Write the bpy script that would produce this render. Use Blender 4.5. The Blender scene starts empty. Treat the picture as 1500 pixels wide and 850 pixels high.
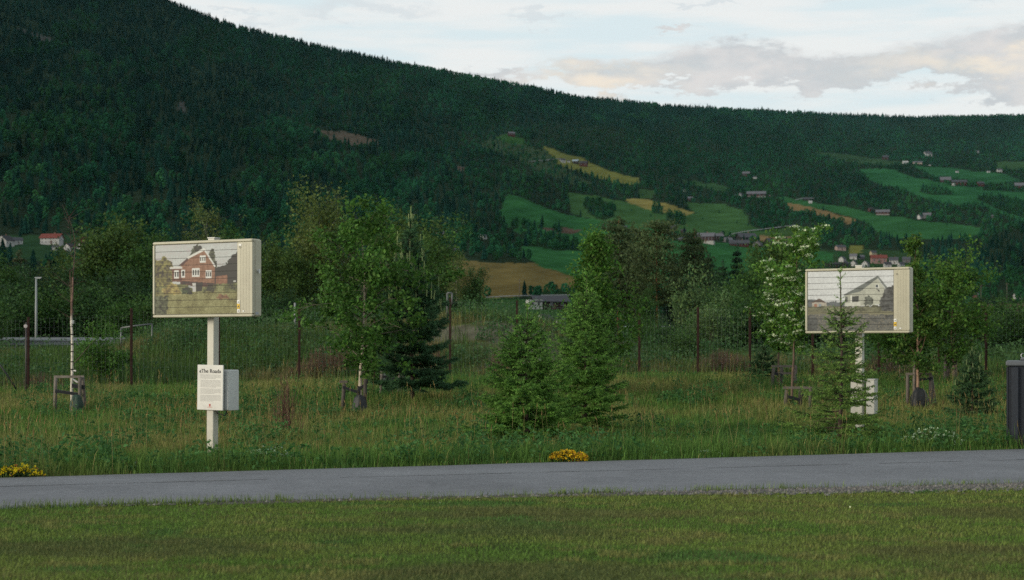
import bpy, math, random
import numpy as np
from mathutils import Vector, Matrix, Euler

# ------------------------------------------------------------------ camera, sky, sun, exposure
S = bpy.context.scene
COL = S.collection
EYE, HOR, F = 1.5, 515.0, 2500.0
cam = bpy.data.cameras.new("camera")
co = bpy.data.objects.new("camera", cam); COL.objects.link(co)
co.location = (0, 0, EYE); co.rotation_euler = (math.radians(90), 0, 0)
cam.sensor_width = 36.0; cam.lens = 60.0
cam.shift_y = 90 / 1500.0
cam.clip_start = 0.1; cam.clip_end = 40000
cam.dof.use_dof = True; cam.dof.focus_distance = 27.0; cam.dof.aperture_fstop = 2.8
S.camera = co
S.view_settings.view_transform = 'Standard'
S.view_settings.look = 'None'
S.view_settings.exposure = 0.22
S.view_settings.gamma = 1.0
S.view_settings.use_curve_mapping = False
S.cycles.max_bounces = 6; S.cycles.diffuse_bounces = 3; S.cycles.glossy_bounces = 2
S.cycles.transmission_bounces = 4; S.cycles.volume_bounces = 1; S.cycles.transparent_max_bounces = 8
S.cycles.use_denoising = False; S.cycles.denoiser = "OPENIMAGEDENOISE"; S.cycles.denoising_input_passes = "RGB_ALBEDO_NORMAL"
SUN_EL, SUN_AZ = 13.0, 64.0           # degrees; azimuth to the left of straight behind the camera
sd = Vector((-math.sin(math.radians(SUN_AZ)) * math.cos(math.radians(SUN_EL)),
             -math.cos(math.radians(SUN_AZ)) * math.cos(math.radians(SUN_EL)), math.sin(math.radians(SUN_EL))))
sl = bpy.data.lights.new("sun", 'SUN'); sl.energy = 2.3; sl.angle = math.radians(18); sl.color = (1.0, 0.89, 0.71)
so = bpy.data.objects.new("sun", sl); COL.objects.link(so)
so.location = (-20, -20, 30); so.rotation_euler = sd.to_track_quat('Z', 'Y').to_euler()

W = bpy.data.worlds.new("World"); S.world = W; W.use_nodes = True
def world():
    nt = W.node_tree; N = nt.nodes; L = nt.links; N.clear()
    def nd(t, **k):
        n = N.new(t)
        for a, b in k.items(): setattr(n, a, b)
        return n
    def put(sock, v):
        if isinstance(v, bpy.types.NodeSocket): L.new(v, sock)
        else: sock.default_value = v
    def M(op, a, b=0.0, c=0.0, clamp=False):
        n = nd('ShaderNodeMath', operation=op, use_clamp=clamp)
        put(n.inputs[0], a); put(n.inputs[1], b)
        if op in ('MULTIPLY_ADD', 'SMOOTH_MIN'): put(n.inputs[2], c)
        return n.outputs[0]
    def mix(f, a, b):
        n = nd('ShaderNodeMix', data_type='RGBA'); put(n.inputs[0], f); put(n.inputs[6], a); put(n.inputs[7], b); return n.outputs[2]
    def ss(v, a, b):
        n = nd('ShaderNodeMapRange', interpolation_type='SMOOTHSTEP'); put(n.inputs[0], v)
        n.inputs[1].default_value = a; n.inputs[2].default_value = b; return n.outputs[0]
    tc = nd('ShaderNodeTexCoord'); sp = nd('ShaderNodeSeparateXYZ'); L.new(tc.outputs['Generated'], sp.inputs[0])
    x, y, z = sp.outputs
    az = M('ARCTAN2', x, y); rad = M('SQRT', M('ADD', M('MULTIPLY', x, x), M('MULTIPLY', y, y)))
    el = M('ARCTAN2', z, rad)
    cv = nd('ShaderNodeCombineXYZ'); L.new(az, cv.inputs[0]); L.new(M('MULTIPLY', el, 2.2), cv.inputs[1])
    def noise(scale, det, rough=0.55, off=0.0, stretch=1.0):
        mp = nd('ShaderNodeMapping'); L.new(cv.outputs[0], mp.inputs[0]); mp.inputs['Location'].default_value = (off, off * .7, off * .3)
        mp.inputs['Scale'].default_value = (1, stretch, 1)
        n = nd('ShaderNodeTexNoise'); L.new(mp.outputs[0], n.inputs['Vector']); n.inputs['Scale'].default_value = scale
        n.inputs['Detail'].default_value = det; n.inputs['Roughness'].default_value = rough; return n.outputs[0]
    sky = nd('ShaderNodeTexSky', sky_type='NISHITA'); sky.sun_disc = False
    sky.sun_elevation = math.radians(SUN_EL); sky.sun_rotation = math.radians(180 + SUN_AZ)
    sky.air_density = 1.0; sky.dust_density = 1.5; sky.ozone_density = 2.0
    sk = nd('ShaderNodeVectorMath', operation='SCALE'); L.new(sky.outputs[0], sk.inputs[0]); sk.inputs[3].default_value = 1.0
    # high thin veil over most of the dome (values are divided by the Background strength)
    K = 1 / 0.1
    veil = (0.80 * K, 0.805 * K, 0.79 * K, 1); blue = (0.67 * K, 0.76 * K, 0.785 * K, 1)
    vf = ss(noise(9, 5, .55, 3.0, 4.0), 0.34, 0.62)
    fo = nd('ShaderNodeMapRange', interpolation_type='SMOOTHSTEP'); L.new(el, fo.inputs[0])
    fo.inputs[1].default_value = .17; fo.inputs[2].default_value = .80; fo.inputs[3].default_value = .90; fo.inputs[4].default_value = .55
    c = mix(fo.outputs[0], sk.outputs[0], mix(vf, blue, veil))
    # banks of low cloud
    wob = M('SUBTRACT', noise(22, 7, .6, 7.3, 1.2), 0.5)
    wob2 = M('SUBTRACT', noise(60, 6, .65, 1.3, 1.2), 0.5)
    elw = M('MULTIPLY_ADD', wob, 0.046, M('MULTIPLY_ADD', wob2, .022, el)); azw = M('MULTIPLY_ADD', wob2, 0.05, az)
    def blob(px, py, wx, wy):
        a0, e0 = math.atan((px - 750) / 2500), math.atan((515 - py) / 2500)
        dx = M('DIVIDE', M('SUBTRACT', azw, a0), wx / 2500); dy = M('DIVIDE', M('SUBTRACT', elw, e0), wy / 2500)
        r = M('ADD', M('MULTIPLY', dx, dx), M('MULTIPLY', dy, dy))
        return M('POWER', 2.718, M('MULTIPLY', r, -1.0))
    def total(bl):
        t = None
        for b in bl:
            v = blob(*b)
            t = v if t is None else M('ADD', t, v)
        return t
    low = total([(1060, 88, 75, 26), (1110, 106, 150, 28), (1290, 112, 150, 18), (1450, 92, 110, 34), (1490, 135, 60, 30), (950, 108, 70, 12),
                 (860, 112, 90, 26), (720, 103, 50, 7), (1620, 100, 200, 40), (990, 42, 38, 5), (1010, 122, 120, 14)])
    lf = ss(M('MULTIPLY_ADD', wob, 1.5, M('MULTIPLY_ADD', wob2, 1.1, low)), 0.30, 0.90)
    high = total([(540, 20, 105, 16), (790, 23, 50, 8), (345, 28, 40, 6), (1030, 4, 60, 6), (1290, 2, 90, 6), (1480, 4, 50, 6)])
    hf = ss(M('MULTIPLY_ADD', wob, 0.8, high), 0.16, 0.75)
    body = mix(ss(noise(30, 5, .6, 4.4), .35, .7), (0.465 * K, 0.49 * K, 0.515 * K, 1), (0.63 * K, 0.60 * K, 0.59 * K, 1))
    peach = M('MULTIPLY', M('MINIMUM', total([(870, 118, 90, 24), (1440, 105, 130, 18)]), 1.0), ss(noise(26, 5, .6, 8.8), .2, .55))
    body = mix(M('MULTIPLY', peach, .95), body, (0.82 * K, 0.70 * K, 0.56 * K, 1))
    c = mix(M('MULTIPLY', lf, .80), c, body)
    c = mix(M('MULTIPLY', hf, .75), c, (0.60 * K, 0.645 * K, 0.67 * K, 1))
    bg = nd('ShaderNodeBackground'); L.new(c, bg.inputs[0]); bg.inputs[1].default_value = 0.1
    out = nd('ShaderNodeOutputWorld'); L.new(bg.outputs[0], out.inputs[0])
world()

# ------------------------------------------------------------------ helpers
def rs(seed): return np.random.default_rng(seed)
def lerp(a, b, t): return a + (b - a) * t
def sstep(a, b, v):
    t = np.clip((np.asarray(v, float) - a) / (b - a), 0, 1); return t * t * (3 - 2 * t)
def _hash(ix, iy, s):
    h = (ix.astype(np.int64) * 374761393 + iy.astype(np.int64) * 668265263 + s * 974711) & 0x7fffffff
    h = ((h ^ (h >> 13)) * 1274126177) & 0x7fffffff
    return ((h ^ (h >> 16)) & 0xffff) / 65535.0
def vnoise(x, y, s=0):
    x = np.asarray(x, float); y = np.asarray(y, float); ix = np.floor(x); iy = np.floor(y)
    fx = x - ix; fy = y - iy; fx = fx * fx * (3 - 2 * fx); fy = fy * fy * (3 - 2 * fy)
    return lerp(lerp(_hash(ix, iy, s), _hash(ix + 1, iy, s), fx), lerp(_hash(ix, iy + 1, s), _hash(ix + 1, iy + 1, s), fx), fy)
def fbm(x, y, s=0, o=4):
    t = 0; a = .5; n = 0
    for i in range(o):
        t = t + a * vnoise(np.asarray(x) * 2 ** i, np.asarray(y) * 2 ** i, s + i * 17); n += a; a *= .5
    return t / n
def inpoly(px, py, poly):
    px = np.asarray(px, float); py = np.asarray(py, float); r = np.zeros(px.shape, bool); n = len(poly)
    for i in range(n):
        (x0, y0), (x1, y1) = poly[i], poly[i - 1]
        if y0 == y1: continue
        c = ((y0 > py) != (y1 > py)) & (px < (x1 - x0) * (py - y0) / (y1 - y0) + x0)
        r ^= c
    return r
def srgb(r, g, b): return tuple(((c / 255) / 12.92 if c <= 10 else ((c / 255 + .055) / 1.055) ** 2.4) for c in (r, g, b))

class Geo:
    def __init__(s): s.V = []; s.C = []; s.F = []; s.n = 0; s.sm = []
    def add(s, V, Fc, col=(.5, .5, .5), mat=0, smooth=False):
        V = np.asarray(V, float).reshape(-1, 3); Fc = np.asarray(Fc, np.int64)
        c = np.asarray(col, float); c = np.broadcast_to(c, (len(V), 3)) if c.ndim == 1 else c
        s.V.append(V); s.C.append(c); s.F.append((Fc + s.n, mat, smooth)); s.n += len(V)
    def quads(s, Q, col=(.5, .5, .5), mat=0, smooth=False):
        Q = np.asarray(Q, float).reshape(-1, 4, 3); c = np.asarray(col, float)
        if c.ndim == 2: c = np.repeat(c, 4, 0)
        s.add(Q.reshape(-1, 3), np.arange(len(Q) * 4).reshape(-1, 4), c, mat, smooth)
    def tris(s, T, col=(.5, .5, .5), mat=0):
        T = np.asarray(T, float).reshape(-1, 3, 3); c = np.asarray(col, float)
        if c.ndim == 2: c = np.repeat(c, 3, 0)
        s.add(T.reshape(-1, 3), np.arange(len(T) * 3).reshape(-1, 3), c, mat)
    def box(s, c, d, col=(.5, .5, .5), mat=0, rz=0, bev=0.0):
        x, y, z = np.array(d) / 2.
        if bev:
            b = min(bev, x * .9, y * .9, z * .9); P = []
            ring = lambda X, Y, Z: [(-X, -Y + b, Z), (-X + b, -Y, Z), (X - b, -Y, Z), (X, -Y + b, Z), (X, Y - b, Z), (X - b, Y, Z), (-X + b, Y, Z), (-X, Y - b, Z)]
            P += ring(x - b, y - b, -z) + ring(x, y, -z + b) + ring(x, y, z - b) + ring(x - b, y - b, z)
            Fq = [[k * 8 + i, k * 8 + (i + 1) % 8, k * 8 + 8 + (i + 1) % 8, k * 8 + 8 + i] for k in range(3) for i in range(8)]
            V = np.array(P); ca, sa = math.cos(rz), math.sin(rz)
            V = np.c_[V[:, 0] * ca - V[:, 1] * sa, V[:, 0] * sa + V[:, 1] * ca, V[:, 2]] + np.array(c)
            n0 = s.n; s.add(V, Fq, col, mat)
            s.F.append((np.array([[7, 6, 5, 4, 3, 2, 1, 0]]) + n0, mat, False)); s.F.append((np.array([[24, 25, 26, 27, 28, 29, 30, 31]]) + n0, mat, False)); return
        V = np.array([(-x, -y, -z), (x, -y, -z), (x, y, -z), (-x, y, -z), (-x, -y, z), (x, -y, z), (x, y, z), (-x, y, z)])
        ca, sa = math.cos(rz), math.sin(rz)
        V = np.c_[V[:, 0] * ca - V[:, 1] * sa, V[:, 0] * sa + V[:, 1] * ca, V[:, 2]] + np.array(c)
        s.add(V, [(3, 2, 1, 0), (4, 5, 6, 7), (0, 1, 5, 4), (1, 2, 6, 5), (2, 3, 7, 6), (3, 0, 4, 7)], col, mat)
    def frusta(s, P0, P1, R0, R1, sides=5, col=(.5, .5, .5), mat=0, smooth=True):
        P0 = np.asarray(P0, float).reshape(-1, 3); P1 = np.asarray(P1, float).reshape(-1, 3); n = len(P0)
        if n == 0: return
        d = P1 - P0; d /= np.maximum(np.linalg.norm(d, axis=1, keepdims=True), 1e-9)
        ref = np.where(np.abs(d[:, 2:3]) > .9, np.array([[1., 0, 0]]), np.array([[0, 0, 1.]]))
        a = np.cross(d, ref); a /= np.linalg.norm(a, axis=1, keepdims=True); b = np.cross(d, a)
        t = np.arange(sides) * 2 * math.pi / sides
        ring = a[:, None] * np.cos(t)[None, :, None] + b[:, None] * np.sin(t)[None, :, None]
        R0 = np.broadcast_to(np.asarray(R0, float), (n,)); R1 = np.broadcast_to(np.asarray(R1, float), (n,))
        V = np.concatenate([P0[:, None] + ring * R0[:, None, None], P1[:, None] + ring * R1[:, None, None]], 1)
        i = np.arange(sides); q = np.stack([i, i + sides, (i + 1) % sides + sides, (i + 1) % sides], 1)
        Fq = (q[None] + (np.arange(n) * 2 * sides)[:, None, None]).reshape(-1, 4)
        c = np.asarray(col, float)
        if c.ndim == 2: c = np.repeat(c, 2 * sides, 0)
        s.add(V.reshape(-1, 3), Fq, c, mat, smooth)
    def tube(s, pts, radii, sides=6, col=(.5, .5, .5), mat=0, cap=True):
        pts = np.asarray(pts, float); n = len(pts); radii = np.broadcast_to(np.asarray(radii, float), (n,))
        d = np.gradient(pts, axis=0); d /= np.maximum(np.linalg.norm(d, axis=1, keepdims=True), 1e-9)
        ref = np.array([1., 0, 0]) if abs(d[0, 2]) > .8 else np.array([0, 0, 1.])
        a = np.cross(d, ref); a /= np.maximum(np.linalg.norm(a, axis=1, keepdims=True), 1e-9); b = np.cross(d, a)
        t = np.arange(sides) * 2 * math.pi / sides
        V = pts[:, None] + radii[:, None, None] * (a[:, None] * np.cos(t)[None, :, None] + b[:, None] * np.sin(t)[None, :, None])
        i = np.arange(sides)
        Fq = np.concatenate([np.stack([k * sides + i, (k + 1) * sides + i, (k + 1) * sides + (i + 1) % sides, k * sides + (i + 1) % sides], 1) for k in range(n - 1)])
        n0 = s.n; c = np.asarray(col, float)
        if c.ndim == 2: c = np.repeat(c, sides, 0)
        s.add(V.reshape(-1, 3), Fq, c, mat, True)
        if cap: s.F.append((np.array([list(i)]) + n0, mat, False)); s.F.append((np.array([list(i[::-1] + (n - 1) * sides)]) + n0, mat, False))
    def mesh(s, name, mats):
        me = bpy.data.meshes.new(name); V = np.concatenate(s.V); C = np.concatenate(s.C)
        loops = np.concatenate([f.reshape(-1) for f, m, k in s.F])
        sizes = np.concatenate([np.full(len(f), f.shape[1]) for f, m, k in s.F])
        mi = np.concatenate([np.full(len(f), m) for f, m, k in s.F]); sm = np.concatenate([np.full(len(f), k) for f, m, k in s.F])
        me.vertices.add(len(V)); me.vertices.foreach_set('co', V.astype(np.float32).ravel())
        me.loops.add(len(loops)); me.loops.foreach_set('vertex_index', loops.astype(np.int32))
        me.polygons.add(len(sizes)); st = np.concatenate([[0], np.cumsum(sizes)[:-1]])
        me.polygons.foreach_set('loop_start', st.astype(np.int32))
        me.polygons.foreach_set('material_index', mi.astype(np.int32)); me.polygons.foreach_set('use_smooth', sm.astype(bool))
        at = me.color_attributes.new('Col', 'FLOAT_COLOR', 'POINT')
        at.data.foreach_set('color', np.c_[C, np.ones(len(C))].astype(np.float32).ravel())
        for m in (mats if isinstance(mats, (list, tuple)) else [mats]): me.materials.append(m)
        me.update(calc_edges=True); return me
    def build(s, name, mats, parent=None):
        o = bpy.data.objects.new(name, s.mesh(name, mats)); COL.objects.link(o)
        if parent is not None: o.parent = parent
        return o

def tag(o, label=None, cat=None, group=None, kind=None):
    if label: o['label'] = label
    if cat: o['category'] = cat
    if group: o['group'] = group
    if kind: o['kind'] = kind
    return o
def thing(name, label, cat, loc=(0, 0, 0), rz=0, group=None):
    o = bpy.data.objects.new(name, None); COL.objects.link(o); o.empty_display_size = .2
    o.location = loc; o.rotation_euler = (0, 0, rz); return tag(o, label, cat, group)
def copy_tree(o, parent=None):
    c = o.copy(); COL.objects.link(c); c.parent = parent
    for ch in list(o.children): copy_tree(ch, c)
    return c

# ------------------------------------------------------------------ materials
def mat(name, col=None, rough=.7, attr=False, metal=0.0, noise=None, trans=0.0, bump=None, spec=.3, mul=None):
    m = bpy.data.materials.new(name); m.use_nodes = True; nt = m.node_tree; N = nt.nodes; L = nt.links
    b = N['Principled BSDF']; b.inputs['Roughness'].default_value = rough; b.inputs['Metallic'].default_value = metal
    b.inputs['Specular IOR Level'].default_value = spec
    out = None
    if attr:
        a = N.new('ShaderNodeAttribute'); a.attribute_name = 'Col'; out = a.outputs['Color']
    else:
        r = N.new('ShaderNodeRGB'); r.outputs[0].default_value = (*col, 1); out = r.outputs[0]
    if mul:
        v = N.new('ShaderNodeVectorMath'); v.operation = 'MULTIPLY'; L.new(out, v.inputs[0]); v.inputs[1].default_value = mul; out = v.outputs[0]
    tc = N.new('ShaderNodeTexCoord')
    for sc, lo, hi in (noise or []):
        n = N.new('ShaderNodeTexNoise'); n.inputs['Scale'].default_value = sc; n.inputs['Detail'].default_value = 6; n.inputs['Roughness'].default_value = .6
        L.new(tc.outputs['Object'], n.inputs['Vector'])
        mr = N.new('ShaderNodeMapRange'); mr.inputs[1].default_value = .3; mr.inputs[2].default_value = .7; mr.inputs[3].default_value = lo; mr.inputs[4].default_value = hi
        L.new(n.outputs[0], mr.inputs[0])
        v = N.new('ShaderNodeVectorMath'); v.operation = 'SCALE'; L.new(out, v.inputs[0]); L.new(mr.outputs[0], v.inputs[3]); out = v.outputs[0]
    L.new(out, b.inputs['Base Color'])
    if bump:
        n = N.new('ShaderNodeTexNoise'); n.inputs['Scale'].default_value = bump[0]; n.inputs['Detail'].default_value = 5; L.new(tc.outputs['Object'], n.inputs['Vector'])
        bp = N.new('ShaderNodeBump'); bp.inputs['Strength'].default_value = bump[1]; bp.inputs['Distance'].default_value = bump[2]
        L.new(n.outputs[0], bp.inputs['Height']); L.new(bp.outputs[0], b.inputs['Normal'])
    if trans:
        t = N.new('ShaderNodeBsdfTranslucent'); L.new(out, t.inputs[0]); mx = N.new('ShaderNodeMixShader'); mx.inputs[0].default_value = trans
        L.new(b.outputs[0], mx.inputs[1]); L.new(t.outputs[0], mx.inputs[2]); L.new(mx.outputs[0], N['Material Output'].inputs['Surface'])
    return m
M_LEAF = mat('leaf', attr=True, mul=(.88, 1.16, .95), rough=.65, trans=.35, spec=.2)
M_NEEDLE = mat('needle', attr=True, mul=(.84, 1.14, 1.05), rough=.65, trans=.3, spec=.2)
M_GRASS = mat('grass_blade', attr=True, mul=(1.13, 1.13, .98), rough=.75, trans=.3, spec=.15)
M_LAWN = mat('lawn_blade', attr=True, mul=(1.24, 1.28, 1.0), rough=.75, trans=.3, spec=.15)
M_BARK = mat('bark', attr=True, rough=.9, noise=[(14, .6, 1.35)], bump=(30, .6, .02))
M_FOREST = mat('forest', attr=True, mul=(.82, 1.15, 1.2), rough=1, spec=.0)
M_HILL = mat('hillside', attr=True, mul=(1.12, 1.14, 1.06), rough=1, spec=0, noise=[(.02, .8, 1.2), (.15, .8, 1.2)])
M_GROUND = mat('soil_and_turf', attr=True, mul=(1.2, 1.3, 1.0), rough=1, spec=.05, noise=[(1.5, .7, 1.25), (14, .7, 1.3)], bump=(9, .8, .05))
M_PLAIN = mat('painted', attr=True, rough=.5, spec=.3, noise=[(3, .9, 1.08)])
M_HOUSE = mat('house_paint', attr=True, rough=.8, spec=.1, noise=[(.6, .88, 1.1)])
M_GLASS = mat('window_glass', col=(.03, .04, .05), rough=.15, spec=.5)
M_WOODW = mat('weathered_wood', attr=True, rough=.9, noise=[(9, .7, 1.25)], spec=.1)
M_STEEL = mat('galvanised', attr=True, rough=.5, metal=.6, noise=[(6, .85, 1.1)])
M_RUST = mat('rusty_steel', col=(.036, .020, .017), rough=.9, noise=[(8, .6, 1.4)], spec=.1)
M_BLACK = mat('black_plastic', col=(.012, .013, .015), rough=.5)

# ------------------------------------------------------------------ land form
R_X = [-1600, -600, -200, 0, 120, 240, 300, 350, 450, 600, 750, 850, 880, 950, 1100, 1250, 1340, 1500, 1800, 2900]
R_Y = [-250, -220, -160, -95, -50, 0, 25, 43, 66, 97, 124, 145, 146, 154, 163, 170, 172, 169, 160, 150]
D_Y = [2800, 2800, 2800, 2800, 2850, 2900, 2950, 3000, 3100, 3500, 4000, 4300, 4400, 4700, 5200, 5700, 6000, 6500, 7000, 7500]
def ridge(px): return np.interp(px, R_X, R_Y)
def hill_Y(px, py):
    px = np.asarray(px, float); py = np.asarray(py, float)
    s = np.clip((478 - py) / (478 - ridge(px)), 0, 1); D = np.interp(px, R_X, D_Y)
    n = (fbm(px / 140., py / 70., 5, 3) - .5) * .22 * np.sin(math.pi * s)
    return 500 * (D / 500) ** (s ** .87) * (1 + n)
def at(px, py, Y): return np.stack([(np.asarray(px, float) - 750) / F * Y, Y + 0 * np.asarray(px, float), EYE + (HOR - np.asarray(py, float)) / F * Y], -1)
def on_hill(px, py): return at(px, py, hill_Y(px, py))
FX = [-400, 0, 300, 450, 660, 1022, 1100, 1500, 2000]; FZ = [.3, .35, .5, .6, .67, .75, .75, .7, .7]
CX = [-400, 0, 150, 250, 440, 600, 700, 790, 900, 1000, 1500, 2000]; CZ = [1.2, 1.2, 1.3, 2.0, 2.1, 2.45, 2.7, 2.45, 1.6, 1.1, 1.0, 1.0]
def gz(x, Y):
    x = np.asarray(x, float); Y = np.asarray(Y, float); px = 750 + F * x / np.maximum(Y, 12)
    f = np.interp(px, FX, FZ); c = np.interp(px, CX, CZ)
    z = f * sstep(33, 48, Y) + (c - f) * sstep(48.6, 62, Y)
    far = c + (8.9 - c) * np.clip((Y - 160) / 340., 0, 1)
    z = np.where(Y > 160, far, z)
    z = z + (fbm(x * .5, Y * .5, 3, 3) - .5) * .16 * sstep(27, 31, Y) * (1 - sstep(200, 400, Y))
    return z
def on_ground(px, Y):
    x = (px - 750) / F * Y; return (x, Y, float(gz(x, Y)))
# ------------------------------------------------------------------ the setting: ground, hillside, paths
PXC = np.unique(np.concatenate([np.arange(-1600, -150, 60), np.arange(-150, 1651, 4), np.arange(1660, 3100, 60)]))
def road_far(x): x = np.maximum(np.asarray(x, float), -13); return 19.95 + .430 * (x + 5.98)
def road_near(x): x = np.maximum(np.asarray(x, float), -13); return 16.3 + .275 * (x + 4.89)
def ground():
    u = (PXC[::2] - 750) / F; Ys = np.concatenate([[-40, -20, -8, 0, 4, 7], np.arange(9, 75, .5), np.arange(75, 160, 3), np.geomspace(160, 505, 24)])
    X = u[None, :] * np.maximum(Ys, 12)[:, None]; Y = np.broadcast_to(Ys[:, None], X.shape); Z = gz(X, Y)
    n = fbm(X * .6, Y * .6, 11, 4); px = 750 + F * X / np.maximum(Y, 12)
    col = np.array([.045, .060, .020]) * (0.75 + .6 * n[..., None])
    dry = sstep(.5, .62, fbm(X * .35, Y * .35, 21, 3))[..., None]; col = lerp(col, np.array([.085, .078, .034]), dry * .7)
    bank = (sstep(565, 610, px) * (1 - sstep(790, 850, px)) * sstep(50, 53, Y) * (1 - sstep(64, 68, Y)) * sstep(.46, .56, fbm(X * .45, Y * .45, 31, 4)))[..., None]
    col = lerp(col, np.array([.088, .078, .068]) * (.7 + .6 * fbm(X * 2, Y * 2, 9, 3)[..., None]), bank)
    col = lerp(col, np.array([.03, .055, .022]) + 0 * col, sstep(80, 120, Y)[..., None])
    g = Geo(); h, w = X.shape; i = np.arange(h * w).reshape(h, w)
    g.add(np.stack([X, Y, Z], -1).reshape(-1, 3), np.stack([i[:-1, :-1], i[:-1, 1:], i[1:, 1:], i[1:, :-1]], -1).reshape(-1, 4), col.reshape(-1, 3), 0, True)
    tag(g.build('ground', M_GROUND), kind='structure')
ground()

GREEN = (.024, .084, .030); YEL = (.170, .145, .050); TAN = (.155, .108, .055); YG = (.115, .118, .036); ROUGH = (.034, .052, .028)
FIELDS = [
 ((.024,.048,.022), [(1200,366),(1345,366),(1345,394),(1200,394)], .10), ((.020,.042,.022), [(1200,394),(1345,394),(1345,420),(1200,420)], .3), ((.02,.045,.022), [(-20,345),(152,345),(152,384),(-20,384)], .12),  # (colour, polygon in photo pixels, tree density inside)
 (ROUGH, [(700,212),(735,196),(775,212),(800,222),(818,242),(840,256),(866,268),(846,274),(815,262),(790,248),(760,234),(730,224)], .5),
 ((.03,.075,.024), [(728,202),(742,196),(768,204),(772,212),(745,210)], .03),
 (YG, [(795,212),(816,221),(848,231),(872,242),(906,254),(935,262),(937,268),(924,272),(896,266),(869,259),(848,252),(825,245),(812,233),(800,222)], 0),
 (GREEN, [(744,284),(767,290),(799,305),(834,316),(880,323),(930,332),(968,338),(985,352),(1046,354),(1116,361),(1190,366),(1222,370),(1222,395),(1150,405),(1000,425),(880,425),(850,411),(815,397),(783,387),(765,372),(764,345),(745,333),(733,312),(738,295)], 0),
 ((.036,.082,.030), [(834,282),(850,284),(880,288),(919,297),(940,303),(960,310),(968,338),(930,332),(880,323),(850,318),(836,312),(834,300)], .02),
 ((.036,.082,.030), [(919,297),(940,303),(975,312),(1021,313),(1003,296),(1060,300),(1092,310),(1100,330),(1132,345),(1110,354),(1080,347),(1050,345),(1000,345),(968,338),(930,332)], .06),
 (YEL, [(917,292),(940,291),(965,296),(993,304),(1021,312),(1003,315),(972,311),(956,309),(938,303),(919,297)], 0),
 ((.03,.062,.024), [(936,276),(958,280),(958,291),(938,291)], .05),
 ((.026,.060,.026), [(990,262),(1020,266),(1050,270),(1074,277),(1060,281),(1020,273)], .1),
 ((.026,.084,.032), [(1136,288),(1180,292),(1192,297),(1240,303),(1262,308),(1280,314),(1320,318),(1360,325),(1420,331),(1440,335),(1435,345),(1400,350),(1350,350),(1300,348),(1285,341),(1275,329),(1262,323),(1240,317),(1204,307),(1172,300),(1150,297)], .01),
 (TAN, [(1146,297),(1172,300),(1204,308),(1230,316),(1257,322),(1244,328),(1220,320),(1190,313),(1164,310),(1156,305)], 0),
 ((.034,.064,.024), [(1105,342),(1150,332),(1192,334),(1196,346),(1165,348),(1115,346)], .04),
 (TAN, [(1112,345),(1165,349),(1192,356),(1190,362),(1168,357),(1135,356),(1112,353)], .02),
 (YG, [(1244,360),(1262,361),(1264,371),(1246,373)], 0),
 ((.024,.088,.036), [(1256,247),(1284,246),(1314,251),(1346,261),(1378,267),(1392,272),(1443,274),(1500,280),(1560,285),(1560,330),(1500,326),(1460,312),(1430,298),(1405,301),(1360,293),(1340,284),(1310,275),(1290,271),(1272,263),(1265,254)], .004),
 ((.024,.084,.036), [(1335,242),(1395,246),(1425,251),(1473,255),(1498,265),(1443,271),(1416,268),(1399,263),(1367,259),(1360,254)], .01),
 ((.034,.070,.030), [(1459,238),(1500,237),(1560,238),(1560,250),(1500,249),(1460,247)], 0),
 ((.030,.060,.030), [(1190,222),(1240,226),(1275,232),(1310,236),(1330,240),(1300,243),(1260,240),(1220,234)], .08),
 ((.085,.062,.045), [(1425,446),(1700,440),(1700,477),(1440,477)], .01),
 ((.105,.082,.034), [(625,366),(660,378),(690,383),(740,386),(783,386),(815,397),(852,411),(840,425),(800,432),(740,436),(700,436),(660,432),(625,428)], 0),
 ((.026,.062,.022), [(600,436),(860,437),(860,479),(600,479)], .015),
 ((.090,.070,.055), [(452,192),(500,192),(530,199),(552,206),(556,214),(520,214),(490,207)], .10),
 ((.075,.058,.050), [(668,243),(680,245),(680,251),(668,250)], 0), ((.075,.05,.04), [(790,333),(835,334),(852,338),(840,343),(805,341)], 0),
 ((.060,.058,.055), [(262,150),(273,148),(274,166),(264,166)], .1), ((.05,.05,.048), [(20,40),(60,50),(92,64),(60,62)], .3),
]
CLUMPS = [  # woods that stand inside the fields
 [(764,340),(790,340),(820,348),(852,357),(852,368),(820,367),(790,363),(766,362)], [(855,295),(870,292),(890,296),(902,303),(900,316),(885,322),(865,317),(855,306)],
 [(956,300),(970,302),(970,314),(956,312)], [(974,308),(1003,316),(1003,330),(978,326)], [(1349,276),(1372,275),(1397,280),(1397,286),(1372,286),(1350,283)],
 [(1430,290),(1445,287),(1480,290),(1505,297),(1560,305),(1560,325),(1500,320),(1470,310),(1445,300)], [(869,372),(884,370),(884,380),(870,380)],
 [(776,428),(800,426),(842,420),(842,436),(800,440),(776,438)], [(1010,347),(1022,345),(1024,354),(1012,354)], [(750,322),(760,320),(760,336),(750,336)], [(788,328),(796,326),(796,336),(788,336)], [(812,331),(822,331),(822,340),(812,340)],
 [(765,326),(785,330),(785,337),(765,337)], [(1366,261),(1395,262),(1395,268),(1366,267)], [(1440,274),(1500,272),(1500,281),(1440,279)], [(880,246),(882,248),(884,246)]]
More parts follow.
